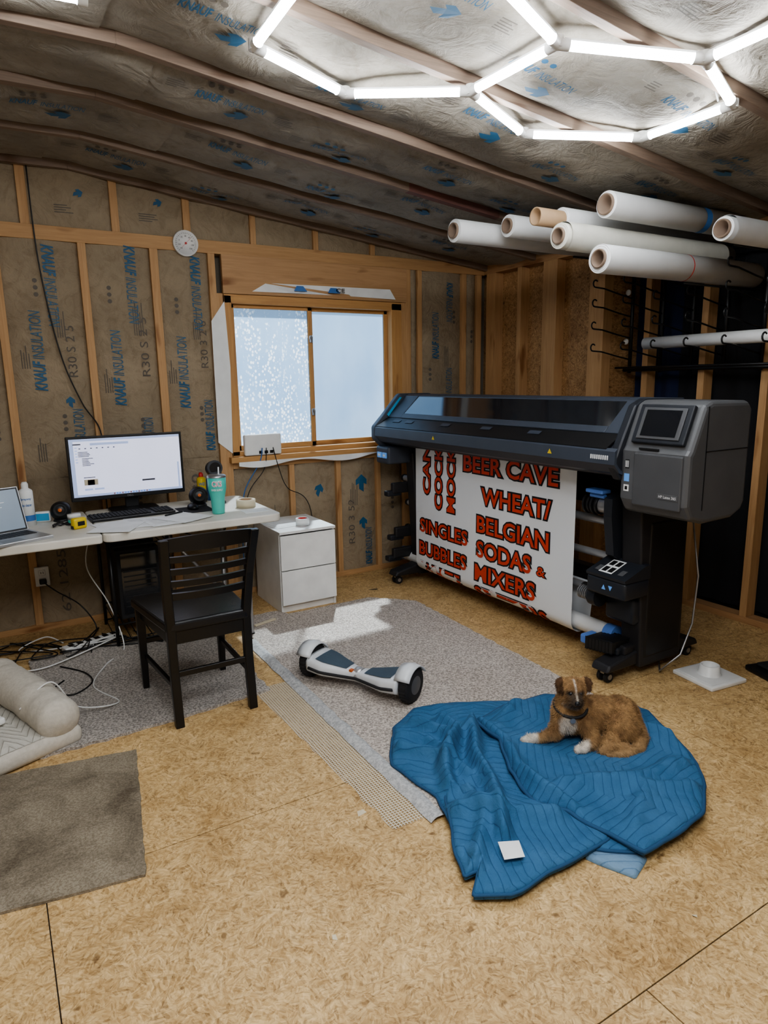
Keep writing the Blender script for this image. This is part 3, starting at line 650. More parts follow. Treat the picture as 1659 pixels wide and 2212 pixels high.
for k in range(4): mb.cyl((-1.27,-2.10-k*.025,.86),(-1.27,-2.112-k*.025,.86),.055-.004*(k%2),'black',seg=24)
mb.cyl((-1.27,-2.19,.86),(-1.27,-2.25,.86),.042,'steel',seg=20)
mb.prism([(-1.33,.82),(-1.33,.91),(-1.22,.95),(-1.18,.62),(-1.24,.58),(-1.30,.62)],-2.30,-2.25,'pdark')
mb.box((-1.335,-2.24,.925),(-1.27,-2.13,.945),'bluepl',bev=.006); mb.cyl((-1.30,-2.14,.91),(-1.30,-2.23,.91),.012,'bluepl')
mb.build("upper_spindle",O,pr)
mb=MB(); mb.box((-1.40,-2.46,.44),(-1.22,-2.22,.53),'pdark',bev=.015,seg=3)
mb.prism([(-1.40,.53),(-1.405,.545),(-1.25,.60),(-1.22,.60),(-1.22,.53)],-2.46,-2.22,'pdark')
def CF(y,t,l=.002): return V(-1.404+.14*t-.3*l,y,.5455+.05*t+l)
mb.add([CF(-2.28,.15),CF(-2.36,.15),CF(-2.36,.95),CF(-2.28,.95)],[(0,1,2,3)],'whitep')
for k in range(2):
    for j in range(2): mb.add([CF(-2.288-.037*k,.22+.38*j,.003),CF(-2.316-.037*k,.22+.38*j,.003),CF(-2.316-.037*k,.5+.38*j,.003),CF(-2.288-.037*k,.5+.38*j,.003)],[(0,1,2,3)],'black')
for yy in (-2.25,-2.39): mb.add([CF(yy,.2),CF(yy-.03,.2),CF(yy-.03,.5),CF(yy,.5)],[(0,1,2,3)],'pgrey')
mb.add([(-1.402,-2.32,.475),(-1.402,-2.345,.475),(-1.402,-2.3325,.50)],[(0,1,2)],'bluebtn'); mb.add([(-1.402,-2.36,.50),(-1.402,-2.385,.50),(-1.402,-2.3725,.475)],[(0,1,2)],'bluebtn')
mb.build("take_up_control_box",O,pr)
mb=MB(); mb.cyl((-1.30,-2.12,.40),(-1.30,-2.20,.40),.042,'black',seg=24); mb.cyl((-1.32,-2.20,.40),(-1.32,-2.25,.40),.055,'pdark',seg=24)
for k in range(6): mb.cyl((-1.33,-2.13-k*.012,.40),(-1.33,-2.137-k*.012,.40),.036,'steel',seg=20)
mb.box((-1.28,-2.42,.28),(-1.12,-2.24,.42),'pdark',bev=.02,seg=3)
mb.build("take_up_motor",O,pr)
mb=MB()
for k in range(8): mb.box((-1.36,-2.20-k*.022,.115+.003*k),(-1.22,-2.212-k*.022,.175+.003*k),'black',bev=.004)
mb.box((-1.33,-2.38,.12),(-1.24,-2.17,.16),'pdark',bev=.01); mb.box((-1.34,-2.18,.12),(-1.25,-2.14,.17),'bluepl',bev=.01); mb.box((-1.30,-2.40,.12),(-1.1,-2.34,.17),'pleg',bev=.01)
mb.build("deflector_arm",O,pr)
mb=MB(); mb.tube([(-.92,-2.45,.85),(-.90,-2.50,.5),(-.92,-2.50,.25),(-1.0,-2.50,.1),(-1.10,-2.46,.02),(-.9,-2.3,.008)],.005,'steel',6); mb.build("printer_cable",O,pr)
# banner
bt,by0,by1=1.07,-.47,-2.01; R_=.075
def bpath(t):
    s0=bt-.18
    if t<s0: return V(-1.27+.0*t,0,bt-t),V(-1,0,0)
    a=(t-s0)/R_
    if a<PI*.9: return V(-1.27+R_-R_*math.cos(a),0,.18-R_*math.sin(a)),V(-math.cos(a),0,-math.sin(a))
    e=t-s0-PI*.9*R_; aa=PI*.9
    return V(-1.27+R_-R_*math.cos(aa)+e*.1,0,.18-R_*math.sin(aa)+e),V(1,0,0)
def bf(s,t,l=0): q,n=bpath(t); return V(q.x+n.x*l-.008*math.sin(s*4)*min(t,1),by0-s,q.z+n.z*l)
bn=MB(); bn.grid(lambda a,b:bf(a*1.54,b*1.32,0),30,90,'banner')
ban=empty("printed_banner",(-1.25,-1.24,.1),"white vinyl banner with red and black lettering hanging from printer","banner")
bn.build("banner_sheet",ban.location.copy(),ban,fix=False)
bl=MB()
def word(body,s0,s1,z,h,rot=False):
    if rot:
        z0,z1=z; fn=lambda a,b,l:bf(s0-b,bt-(z0+z1)/2-a,l); w=z1-z0
    else:
        fn=lambda a,b,l:bf((s0+s1)/2+a,bt-z-b,l); w=s1-s0
    text(bl,body,fn,w,h,'ink',.092,0,.0015,True,.02); text(bl,body,fn,w,h,'red',.022,0,.0035,True,.02)
word("BEER CAVE",.57,1.41,.965,.110); word("WHEAT/",.755,1.36,.77,.110); word("BELGIAN",.715,1.35,.585,.110)
word("SODAS",.715,1.21,.42,.110); word("&",1.26,1.33,.40,.055); word("MIXERS",.70,1.25,.262,.110); word("SELTZERS",.69,1.34,.112,.105)
word("SINGLES",.06,.62,.462,.100); word("BUBBLES",.05,.61,.292,.100); word("WHITE",.07,.54,.140,.095)
word("CAN",.145,0,(.70,1.05),.090,True); word("COCK",.29,0,(.61,1.055),.090,True); word("MOCK",.435,0,(.61,1.055),.090,True)
bl.build("banner_lettering",ban.location.copy(),ban,fix=False)
# ------------------------------------------------------------------ desk
DZ=.755; dx0,dx1,dy0,dy1=-4.75,-2.50,-.93,-.16
dk=empty("folding_table",((dx0+dx1)/2,(dy0+dy1)/2,0),"cream plastic folding table with rounded corner and steel legs","table"); O=dk.location.copy()
def rrect(x0,x1,y0,y1,r,n=6):
    P=[]
    for cx,cy,a0 in ((x1-r,y1-r,0),(x0+r,y1-r,90),(x0+r,y0+r,180),(x1-r,y0+r,270)):
        for k in range(n+1): a=math.radians(a0+90*k/n); P.append((cx+r*math.cos(a),cy+r*math.sin(a)))
    return P
mb=MB(); mb.prism(rrect(-3.468,dx1,dy0,dy1,.05),DZ-.045,DZ,'desk','z'); mb.prism(rrect(dx0,-3.472,dy0,dy1,.02),DZ-.045,DZ,'desk','z')
mb.build("table_top",O,dk,bevel=.008)
for x in (-2.68,-4.4):
    for s in (0,1):
        y=-.80+s*.5
        mb=MB(); mb.tube([(x,y,.71),(x+.0,y,.03),(x,y,.0)],.014,'steel',10); mb.cyl((x,y,0),(x,y,.02),.018,'black'); mb.build("leg",O,dk)
    mb=MB(); mb.tube([(x,-.80,.12),(x,-.30,.12)],.011,'steel'); mb.tube([(x,-.80,.66),(x,-.30,.66)],.011,'steel'); mb.tube([(x,-.55,.12),(x-.45,-.55,.69)],.009,'steel'); mb.build("leg_brace",O,dk)
mo=empty("computer_monitor",(-3.2,-.22,DZ),"large black computer monitor showing a white web page","monitor"); O=mo.location.copy()
mx0,mx1,mz0,mz1,my=-3.54,-2.89,.835,1.21,-.30
mb=MB(); mb.box((mx0,my,mz0),(mx1,my+.03,mz1),'black',bev=.004); mb.box((mx0+.12,my+.03,mz0+.06),(mx1-.12,my+.06,mz1-.06),'black',bev=.01)
text(mb,"DELL",plane_fn(((mx0+mx1)/2,my-.001,mz0+.012),(1,0,0),(0,0,1)),.035,.010,'steel'); mb.build("monitor_case",O,mo)
mb=MB(); sx0,sx1,sz0,sz1=mx0+.015,mx1-.015,mz0+.025,mz1-.014; mb.add([(sx0,my-.001,sz0),(sx1,my-.001,sz0),(sx1,my-.001,sz1),(sx0,my-.001,sz1)],[(0,1,2,3)],'screen')
def sb(u0,u1,v0,v1,m): mb.add([(sx0+(sx1-sx0)*u,my-.002,sz1-(sz1-sz0)*v) for u,v in ((u0,v0),(u1,v0),(u1,v1),(u0,v1))],[(0,1,2,3)],m)
sb(0,1,0,.04,'screenui'); sb(0,1,.96,1,'screenui'); sb(0,.035,.04,.96,'screenui'); sb(.18,.52,.075,.115,'screenui'); sb(.03,.10,.08,.10,'screentx'); sb(.965,.98,.5,.97,'screenui')
for k in range(6): sb(.045,.065,.14+k*.05,.155+k*.05,'screenui')
for k in range(4): sb(.07,.07+random.uniform(.05,.12),.22+k*.024,.230+k*.024,'screentx')
for k in range(6): sb(.10,.10+random.uniform(.05,.12),.33+k*.024,.340+k*.024,'screentx')
for k in range(7): sb(.08+.05*k,.095+.05*k,.155,.170,'screentx')
sb(.10,.22,.70,.80,'masking'); sb(.13,.19,.71,.80,'steel'); sb(.10,.17,.86,.89,'screenui'); sb(.185,.27,.86,.89,'screenui'); sb(.62,.74,.77,.80,'screentx'); sb(.10,.20,.66,.672,'screentx')
for k in range(14): sb(.35+.025*k,.363+.025*k,.968,.993,'bluebtn' if k%3 else 'orange')
mb.build("monitor_screen",O,mo,fix=False)
mb=MB(); mb.box((-3.24,my+.05,DZ+.01),(-3.16,my+.075,1.0),'black',bev=.006); mb.prism(rrect(-3.34,-3.06,-.38,-.18,.05),DZ,DZ+.012,'black','z'); mb.build("monitor_stand",O,mo)
kb=empty("keyboard",(-3.25,-.47,DZ),"black computer keyboard on the desk","keyboard"); O=kb.location.copy()
KX=Matrix.Translation((-3.25,-.49,DZ))@Matrix.Rotation(math.radians(3),4,'Z')
mb=MB(); mb.box((-.23,-.08,0),(.23,.08,.018),'black',KX,bev=.005); mb.build("keyboard_base",O,kb)
mb=MB()
for r_ in range(6):
    for c in range(21):
        if c in(15,) : continue
        mb.box((-.222+c*.0212,-.072+r_*.0235,.018),(-.222+c*.0212+.018,-.072+r_*.0235+.0195,.025),'blackm',KX,bev=.002,seg=1)
mb.build("keyboard_keys",O,kb)
mb=MB(); X=Matrix.Translation((-2.90,-.50,DZ+.014)); mb.ell((0,0,0),(.032,.055,.022),'black',20,10,X); mb.box((-.002,.01,.014),(.002,.045,.024),'steel',X); mb.build("computer_mouse",origin=(-2.90,-.50,DZ),label="small black computer mouse",cat="mouse")
mb=MB(); mb.box((-2.99,-.62,DZ),(-2.80,-.42,DZ+.003),'blackm'); mb.build("mouse_pad",origin=(-2.9,-.5,DZ),label="thin dark mouse pad under the mouse",cat="mouse pad")
for i,(x,y,a) in enumerate(((-3.36,-.74,.2),(-3.24,-.73,-.25),(-3.12,-.76,.1),(-3.38,-.79,-.5),(-3.02,-.74,.5))):
    mb=MB(); X=Matrix.Translation((x,y,DZ+.001+.0012*i))@Matrix.Rotation(a,4,'Z'); mb.box((-.108,-.13,0),(.108,.13,.001),'whitep',X)
    for k in range(9 if i<3 else 0):
        l_=random.uniform(.06,.15); mb.add([X@V(-.08,.10-.02*k,.0013),X@V(-.08+l_,.10-.02*k,.0013),X@V(-.08+l_,.098-.02*k,.0013),X@V(-.08,.098-.02*k,.0013)],[(0,1,2,3)],'greyink')
    mb.build("paper_sheet",origin=(x,y,DZ),label="loose white paper sheet on the desk",cat="paper",group="papers on the desk")
mb=MB(); A_,B_=V(-3.10,-.66,DZ+.012),V(-2.99,-.60,DZ+.012); mb.cyl(A_,B_,.005,'black',seg=10); mb.cyl(B_,B_+(B_-A_).normalized()*.012,.005,'steel',r2=.001,seg=10); mb.build("ballpoint_pen",origin=(-3.05,-.63,DZ+.007),label="black ballpoint pen lying on the papers",cat="pen")
tb=empty("tumbler",(-2.81,-.72,DZ),"teal insulated tumbler with clear lid and straw","cup"); O=tb.location.copy(); X=Matrix.Translation(O)
mb=MB(); mb.lathe([(0,0),(.034,0),(.036,.01),(.040,.09),(.052,.15),(.053,.215),(.050,.215),(.049,.16),(.038,.1),(.0,.09)],X,'teal',32)
def tf(R,zc_): return lambda a,b,l:V(-2.81,-.72,DZ)+V(math.sin(a/R-.30)*(R+l+.001),-math.cos(a/R-.30)*(R+l+.001),zc_+b)
text(mb,"CKS",tf(.0525,.18),.056,.034,'whitep',.05,0,.002); text(mb,"CKS",tf(.0525,.18),.046,.027,'pink',.0,0,.004); text(mb,"RIVER SUPPLY",tf(.051,.145),.06,.012,'whitep',.02,0,.004)
mb.build("tumbler_body",O,tb,fix=False)
mb=MB(); mb.lathe([(.0,.228),(.045,.228),(.054,.222),(.054,.213)],X,'steel',28); mb.build("tumbler_lid",O,tb)
mb=MB(); mb.tube([O+V(.01,0,.1),O+V(.016,.005,.27)],.004,'whitep'); mb.build("straw",O,tb)
def tape(x,y,z,R,r_,h,m,label,m2=None):
    mb=MB(); X=Matrix.Translation((x,y,z)); mb.lathe([(r_,0),(R,0),(R,h),(r_,h),(r_,0)],X,m,32); mb.lathe([(r_+.002,h+.0005),(r_-.002,h+.0005),(r_-.002,0)],X,m2 or 'cardboard',32)
    mb.build("tape_roll",origin=(x,y,z),label=label,cat="tape")
tape(-2.61,-.62,DZ,.058,.038,.048,'masking',"roll of cream masking tape on the desk")
mb=MB(); mb.box((-2.68,-.82,DZ),(-2.54,-.71,DZ+.002),'whitep'); mb.build("paper_sheet",origin=(-2.6,-.76,DZ),label="small paper scrap beside the tape",cat="paper")
def spray(x,y,h,r_,mbody,mcap,label,txt=None,tm='label_blue'):
    e=empty("spray_can",(x,y,DZ),label,"can"); O=e.location.copy(); X=Matrix.Translation(O)
    mb=MB(); mb.lathe([(0,0),(r_,0),(r_,h*.78),(r_*.9,h*.81),(r_*.45,h*.86),(0,h*.86)],X,mbody,28)
    if txt:
        for k,(s_,hh) in enumerate(txt): 
            zc_=h*(.62-.14*k); ff=lambda a,b,l:O+V(math.sin(a/r_-.1)*(r_+l),-math.cos(a/r_-.1)*(r_+l),zc_+b)
            text(mb,s_,ff,r_*1.5,hh,tm,.02,0,.0015)
        mb.lathe([(r_+.0006,h*.12),(r_+.0006,h*.25)],X,tm,28)
    mb.build("can_body",O,e,fix=False)
    mb=MB(); mb.lathe([(r_*.5,h*.84),(r_*.5,h*.95),(r_*.3,h),(0,h)],X,mcap,20); mb.build("can_cap",O,e)
spray(-3.775,-.44,.24,.036,'whitep','white',"white glass cleaner spray can",[("Sprayway",.016),("glass cleaner",.02)])
spray(-2.78,-.28,.19,.028,'yellow','redpl',"yellow and blue spray can",[("WD",.02)],'label_blue')
spray(-2.71,-.24,.17,.028,'label_blue','black',"blue spray can with black cap")
def speaker(x,y,s,label):
    e=empty("desk_speaker",(x,y,DZ),label,"speaker"); O=e.location.copy()
    mb=MB(); mb.ell((x,y,DZ+s*1.0),(s,s*.8,s),'black',24,14); mb.lathe([(0,0),(s*.8,0),(s*.7,.012),(0,.02)],Matrix.Translation((x,y,DZ)),'black',24); mb.build("speaker_shell",O,e)
    mb=MB(); d=V(-.15,-.95,.25).normalized(); C=V(x,y,DZ+s); X=axis(C+d*s*.70,C+d*2); mb.lathe([(s*.62,0),(s*.66,.012),(s*.5,.010),(s*.3,-.004),(.012,.004),(0,.012)],X,'blackm',24); mb.lathe([(.010,.013),(0,.016)],X,'orange',12); mb.build("speaker_cone",O,e)
speaker(-3.61,-.40,.055,"round black desk speaker beside the monitor"); speaker(-2.835,-.40,.060,"round black desk speaker beside the tumbler")
mb=MB(); X=Matrix.Translation((-3.56,-.56,DZ)); mb.lathe([(0,0),(.030,0),(.032,.04),(.034,.04),(.034,.058),(0,.058)],X,'white',24); mb.lathe([(.0325,.012),(.0325,.03)],X,'teal',24); mb.build("small_jar",origin=(-3.56,-.56,DZ),label="small white lidded jar with teal label",cat="jar")
mb=MB(); X=Matrix.Translation((-3.55,-.69,DZ))@Matrix.Rotation(.4,4,'Z'); mb.box((-.04,-.02,0),(.035,.02,.06),'yellow',X,bev=.012,seg=3); mb.box((-.043,-.012,.004),(-.02,.012,.02),'black',X,bev=.002); mb.box((-.02,-.022,.018),(.02,.022,.042),'black',X,bev=.003); mb.build("tape_measure",origin=(-3.55,-.69,DZ),label="yellow and black tape measure",cat="tape measure")
mb=MB(); X=Matrix.Translation((-3.70,-.38,DZ))@Matrix.Rotation(-.2,4,'Z'); mb.box((-.04,-.015,0),(.04,.015,.06),'white',X,bev=.01,seg=3); mb.box((-.032,-.017,.01),(.032,-.014,.05),'cyan',X); mb.build("desk_clock",origin=(-3.70,-.38,DZ),label="small white digital clock with cyan face",cat="clock")
mb=MB(); pts=[V(-3.66+.06*math.sin(t*.9)+.01*t,-.56+.04*math.cos(t*1.7),DZ+.006+.004*(k%3)) for k,t in enumerate([i*.35 for i in range(26)])]; mb.tube(pts,.004,'black',6); mb.build("coiled_cable",origin=(-3.6,-.6,DZ),label="black cable coiled on the desk",cat="cable")
mb=MB(); mb.cyl((-2.70,-.40,DZ),(-2.70,-.40,DZ+.012),.035,'black'); mb.tube([(-2.70,-.40,DZ),(-2.73,-.40,.88),(-2.73,-.41,.95)],.006,'black'); mb.cyl((-2.73,-.43,.985),(-2.73,-.38,.975),.048,'pdark',seg=24); mb.cyl((-2.73,-.435,.985),(-2.73,-.429,.985),.035,'pglass',seg=24); mb.build("desk_camera",origin=(-2.70,-.40,DZ),label="small round dark webcam on a stalk",cat="camera")
lp=empty("laptop",(-3.90,-.77,DZ),"open silver laptop with dark keys","laptop"); O=lp.location.copy()
h0=V(-3.785,-.62,DZ+.012); ld=V(-.92,-.39,0).normalized(); fd=V(.39,-.92,0).normalized()
LX=Matrix(((-ld.x,-fd.x,0,h0.x),(-ld.y,-fd.y,0,h0.y),(0,0,1,h0.z),(0,0,0,1)))
mb=MB(); mb.box((-.36,-.25,-.012),(0,0,.004),'alum',LX,bev=.003); mb.build("laptop_base",O,lp)
mb=MB()
for r_ in range(5):
    for c in range(15): mb.box((-.335+c*.021,-.03-r_*.021-.018,.004),(-.335+c*.021+.018,-.03-r_*.021,.006),'black',LX)
mb.box((-.23,-.24,.004),(-.13,-.165,.0045),'steel',LX); mb.build("laptop_keys",O,lp)
SX=LX@Matrix.Rotation(math.radians(18),4,'X').inverted()
mb=MB(); mb.box((-.36,0,0),(0,.006,.235),'alum',SX,bev=.002); mb.box((-.355,-.001,.005),(-.005,0,.23),'black',SX); mb.box((-.347,-.002,.014),(-.013,-.001,.222),'lscreen',SX)
for k in range(5): mb.box((-.30,-.0028,.17-.012*k),(-.30+random.uniform(.1,.22),-.002,.173-.012*k),'whitep',SX)
mb.build("laptop_screen",O,lp)
# ------------------------------------------------------------------ drawer unit
du=empty("drawer_unit",(-2.18,-.32,0),"white two-drawer chest beside the desk","drawer unit"); O=du.location.copy()
a0,a1,b0,b1,Hc=-2.38,-1.98,-.56,-.08,.55
mb=MB(); mb.box((a0,b0+.02,0),(a0+.016,b1,Hc-.016),'laminate'); mb.box((a1-.016,b0+.02,0),(a1,b1,Hc-.016),'laminate'); mb.box((a0,b1-.01,.03),(a1,b1,Hc-.016),'laminate'); mb.box((a0,b0,Hc-.018),(a1,b1,Hc),'laminate'); mb.box((a0+.016,b0+.03,0.0),(a1-.016,b0+.045,.05),'laminate'); mb.build("chest_body",O,du,bevel=.0015)
for z0,z1 in ((.055,.285),(.292,.522)):
    mb=MB(); mb.box((a0+.004,b0,z0),(a1-.004,b0+.018,z1),'laminate'); mb.build("drawer",O,du,bevel=.0015)
mb=MB(); X=Matrix.Translation((-2.25,-.30,Hc+.001))@Matrix.Rotation(.15,4,'Z'); mb.box((-.12,-.13,0),(.10,.15,.002),'whitep',X); mb.box((-.10,-.10,.002),(.08,.16,.004),'whitep',X); mb.build("paper_sheet",origin=(-2.25,-.3,Hc),label="stack of white paper on the drawer chest",cat="paper")
tape(-2.16,-.43,Hc+.004,.045,.030,.045,'whitep',"roll of white tape with red core on the drawer chest",'redpl')
# ------------------------------------------------------------------ chair
ch=empty("dining_chair",(-3.16,-1.43,0),"black wooden ladder-back dining chair with vinyl seat","chair"); O=ch.location.copy()
for x0,xt in ((-3.325,-3.345),(-2.985,-2.955)):
    mb=MB(); P=[(x0,-1.665,0),(x0,-1.64,.25),(x0,-1.635,.45),((x0+xt)/2,-1.665,.66),(xt,-1.73,.87)]
    vs=[];fs=[]
    for i,q in enumerate(P):
        w=.019; d=.018+.004*(i in(2,)) 
        for sx,sy in ((-1,-1),(1,-1),(1,1),(-1,1)): vs.append((q[0]+sx*w,q[1]+sy*d,q[2]))
    for i in range(len(P)-1):
        for k in range(4): k2=(k+1)%4; fs.append((i*4+k,i*4+k2,i*4+4+k2,i*4+4+k))
    fs+=[(0,1,2,3),(16,17,18,19)]; mb.add(vs,fs,'blackw'); mb.build("leg",O,ch,bevel=.004)
for x0 in (-3.375,-2.985):
    mb=MB(); P=[(x0,-1.20,0,.014),(x0,-1.21,.43,.021)]
    vs=[(q[0]+sx*q[3],q[1]+sy*q[3],q[2]) for q in P for sx,sy in ((-1,-1),(1,-1),(1,1),(-1,1))]
    mb.add(vs,[(0,1,5,4),(1,2,6,5),(2,3,7,6),(3,0,4,7),(0,1,2,3),(4,5,6,7)],'blackw'); mb.build("leg",O,ch,bevel=.003)
poly=[(-3.40,-1.17),(-2.955,-1.17),(-2.945,-1.20),(-2.96,-1.64),(-2.98,-1.66),(-3.33,-1.66),(-3.35,-1.64),(-3.41,-1.20)]
mb=MB(); mb.prism(poly,.435,.485,'leather','z'); mb.build("seat",O,ch,bevel=.018)
mb=MB(); mb.beam((-3.37,-1.20,.41),(-2.98,-1.20,.41),.022,.06,'blackw');mb.beam((-3.325,-1.64,.41),(-2.985,-1.64,.41),.022,.06,'blackw');mb.beam((-3.37,-1.2,.41),(-3.325,-1.64,.41),.022,.06,'blackw');mb.beam((-2.985,-1.2,.41),(-2.985,-1.64,.41),.022,.06,'blackw'); mb.build("seat_apron",O,ch,bevel=.002)
mb=MB()
mb.beam((-3.365,-1.205,.18),(-3.325,-1.64,.18),.018,.024,'blackw');mb.beam((-2.985,-1.205,.18),(-2.985,-1.64,.18),.018,.024,'blackw');mb.beam((-3.325,-1.645,.24),(-2.985,-1.645,.24),.018,.026,'blackw');mb.beam((-3.365,-1.21,.26),(-2.985,-1.21,.26),.018,.024,'blackw')
mb.build("stretcher",O,ch,bevel=.003)
for z,h in ((.842,.055),(.775,.026),(.718,.026),(.661,.026),(.602,.030)):
    t=(z-.66)/.225; y=-1.665-.065*t if z>.66 else -1.655; xl=-3.335-.01*max(t,0); xr=-2.97+.015*max(t,0)
    mb=MB()
    def sf(a,b,side): 
        x=xl+(xr-xl)*a; bow=-.028*math.sin(PI*a); return V(x,y+bow+side*.009,z+(b-.5)*h+ (.012*math.sin(PI*a) if z>.83 and b>.5 else 0))
    mb.grid(lambda a,b:sf(a,b,-1),14,1,'blackw'); mb.grid(lambda a,b:sf(a,b,1),14,1,'blackw')
    mb.grid(lambda a,b:sf(a,0,b*2-1),14,1,'blackw'); mb.grid(lambda a,b:sf(a,1,b*2-1),14,1,'blackw')
    mb.build("back_slat",O,ch)
# ------------------------------------------------------------------ under desk
pc=empty("computer_tower",(-3.24,-.30,0.145),"black computer tower under the desk","computer"); O=pc.location.copy()
mb=MB(); mb.box((-3.36,-.50,.145),(-3.12,-.12,.56),'blackm',bev=.006); mb.build("tower_case",O,pc)
mb=MB(); mb.box((-3.34,-.51,.18),(-3.14,-.498,.54),'pglass'); 
for k in range(8): mb.box((-3.33,-.513,.22+k*.03),(-3.15,-.51,.226+k*.03),'blackm')
mb.build("tower_front",O,pc)
ws=empty("wire_shelf",(-3.24,-.34,0),"black metal wire stand holding the computer","shelf"); O=ws.location.copy()
for x in (-3.40,-3.08):
    for y in (-.56,-.10): mb=MB(); mb.tube([(x,y,0),(x,y,.64)],.010,'black'); mb.build("stand_post",O,ws)
for z in (.03,.14,.60):
    mb=MB()
    for k in range(9): x=-3.40+.04*k; mb.tube([(x,-.56,z),(x,-.10,z)],.003,'black',6)
    for y in (-.56,-.10): mb.tube([(-3.40,y,z),(-3.08,y,z)],.006,'black',6)
    mb.build("wire_deck",O,ws)
ot=empty("wall_outlet",(-3.72,-.01,.35),"white duplex wall outlet with black plugs","outlet"); O=ot.location.copy()
mb=MB(); mb.box((-3.765,-.02,.29),(-3.685,0,.41),'white',bev=.004)
for z in (.325,.375): mb.box((-3.745,-.026,z-.018),(-3.705,-.019,z+.018),'white',bev=.006); mb.box((-3.732,-.027,z-.006),(-3.729,-.0255,z+.008),'black'); mb.box((-3.72,-.027,z-.006),(-3.717,-.0255,z+.008),'black')
mb.build("outlet_plate",O,ot)
mb=MB(); mb.box((-3.745,-.06,.31),(-3.705,-.024,.34),'black',bev=.006); mb.build("plug",O,ot)
def cable(pts,r_,m,label,n=10):
    P=[Vector(q) for q in pts]; Q=[]
    for i in range(len(P)-1):
        p0=P[max(i-1,0)];p1=P[i];p2=P[i+1];p3=P[min(i+2,len(P)-1)]
        for k in range(n):
            t=k/n; Q.append(.5*((2*p1)+(p2-p0)*t+(2*p0-5*p1+4*p2-p3)*t*t+(3*p1-p0-3*p2+p3)*t**3))
    Q.append(P[-1]); mb=MB(); mb.tube(Q,r_,m,6); return mb.build("power_cable",origin=P[0],label=label,cat="cable")
cable([(-3.56,-.012,2.71),(-3.55,-.012,2.2),(-3.49,-.012,1.7),(-3.40,-.014,1.4),(-3.31,-.014,1.22),(-3.32,-.05,.95),(-3.33,-.10,.5),(-3.35,-.07,.01)],.004,'black',"thin black cable hanging down the wall")
cable([(-3.72,-.06,.32),(-3.66,-.12,.27),(-3.55,-.25,.2),(-3.48,-.30,.06),(-3.55,-.4,.01)],.004,'black',"black power cord from the outlet")
random.seed(3)
for k in range(9):
    x=-3.95+.07*k; pts=[(x,-.2-.03*k,.01)]
    for j in range(6): pts.append((x+random.uniform(-.25,.3),-.25+random.uniform(-.3,.12)-.04*j,.008+random.random()*.03))
    cable(pts,.004,'white' if k==4 else 'black',"tangled white cable on the floor" if k==4 else "tangled black cable on the floor")
cable([(-3.45,-.35,.70),(-3.5,-.3,.45),(-3.42,-.5,.25),(-3.38,-.62,.02),(-3.5,-.8,.018),(-3.6,-1.05,.018),(-3.52,-1.3,.018),(-3.70,-1.36,.07),(-3.80,-1.42,.24),(-3.93,-1.45,.16)],.0035,'white',"white charger cable trailing over the carpet")
cable([(-3.72,-.7,.018),(-3.62,-.85,.018),(-3.6,-1.0,.018),(-3.7,-1.1,.018),(-3.78,-1.0,.018),(-3.72,-.9,.018)],.004,'black',"looped black cable on the carpet")
cable([(-2.62,-.3,.71),(-2.7,-.3,.5),(-3.0,-.3,.62),(-3.1,-.25,.7)],.004,'black',"black cable sagging under the desk")
cable([(-2.28,-.06,1.05),(-2.30,-.05,.95),(-2.40,-.05,.8),(-2.46,-.12,.70),(-2.48,-.13,.5),(-2.46,-.06,.01)],.004,'label_blue',"blue network cable hanging from the router")
cable([(-2.25,-.06,1.05),(-2.27,-.05,.9),(-2.40,-.05,.72),(-2.44,-.1,.4),(-2.44,-.1,.01)],.003,'black',"thin black cable hanging from the router")
cable([(-2.20,-.06,1.05),(-2.16,-.05,.9),(-2.10,-.05,.75),(-1.93,-.04,.60),(-1.9,-.2,.02),(-1.6,-.45,.006)],.003,'black',"thin cable running down the wall to the floor")
mb=MB(); X=Matrix.Translation((-3.52,-.42,.0))@Matrix.Rotation(.3,4,'Z'); mb.box((-.17,-.03,0),(.17,.03,.035),'white',X,bev=.006)
for k in range(6): mb.box((-.14+k*.05,-.018,.035),(-.11+k*.05,.018,.037),'black',X)
mb.build("power_strip",origin=(-3.52,-.42,0),label="white power strip on the floor",cat="power strip")
ro=empty("wifi_router",(-2.265,-.03,1.0),"white rectangular router on the window sill","router"); O=ro.location.copy()
mb=MB(); mb.box((-2.40,-.048,.998),(-2.13,-.008,1.145),'white',bev=.012,seg=3); mb.build("router_body",O,ro)
mb=MB(); 
for k in range(3): mb.box((-2.30+k*.04,-.052,1.01),(-2.275+k*.04,-.047,1.03),'black')
mb.build("router_ports",O,ro)
th=empty("dial_thermometer",(-2.70,-.02,2.37),"round white dial thermometer on the top plate","thermometer"); O=th.location.copy(); X=axis(V(-2.70,0,2.37),V(-2.70,-1,2.37))
mb=MB(); mb.lathe([(.075,0),(.08,.006),(.078,.022),(.072,.024),(.071,.016),(0,.016)],X,'white',36); mb.build("dial_body",O,th)
mb=MB(); fnT=plane_fn((-2.70,-.0165,2.37),(1,0,0),(0,0,1))
for k in range(25):
    a=math.radians(225-270*k/24); r1=.064; r2=.058 if k%4 else .054
    q=[(r1,a-.015),(r1,a+.015),(r2,a+.015),(r2,a-.015)]; mb.add([fnT(rr*math.cos(t),rr*math.sin(t),.0008) for rr,t in q],[(0,1,2,3)],'black')
for k,s_ in enumerate(("-40","-20","0","20","40","60","80","100","120")):
    a=math.radians(225-270*k/8); text(mb,s_,lambda p_,q_,l:fnT(.043*math.cos(a)+p_,.043*math.sin(a)+q_,l),.006*len(s_),.009,'black',0,0,.0008)
mb.build("dial_scale",O,th,fix=False)
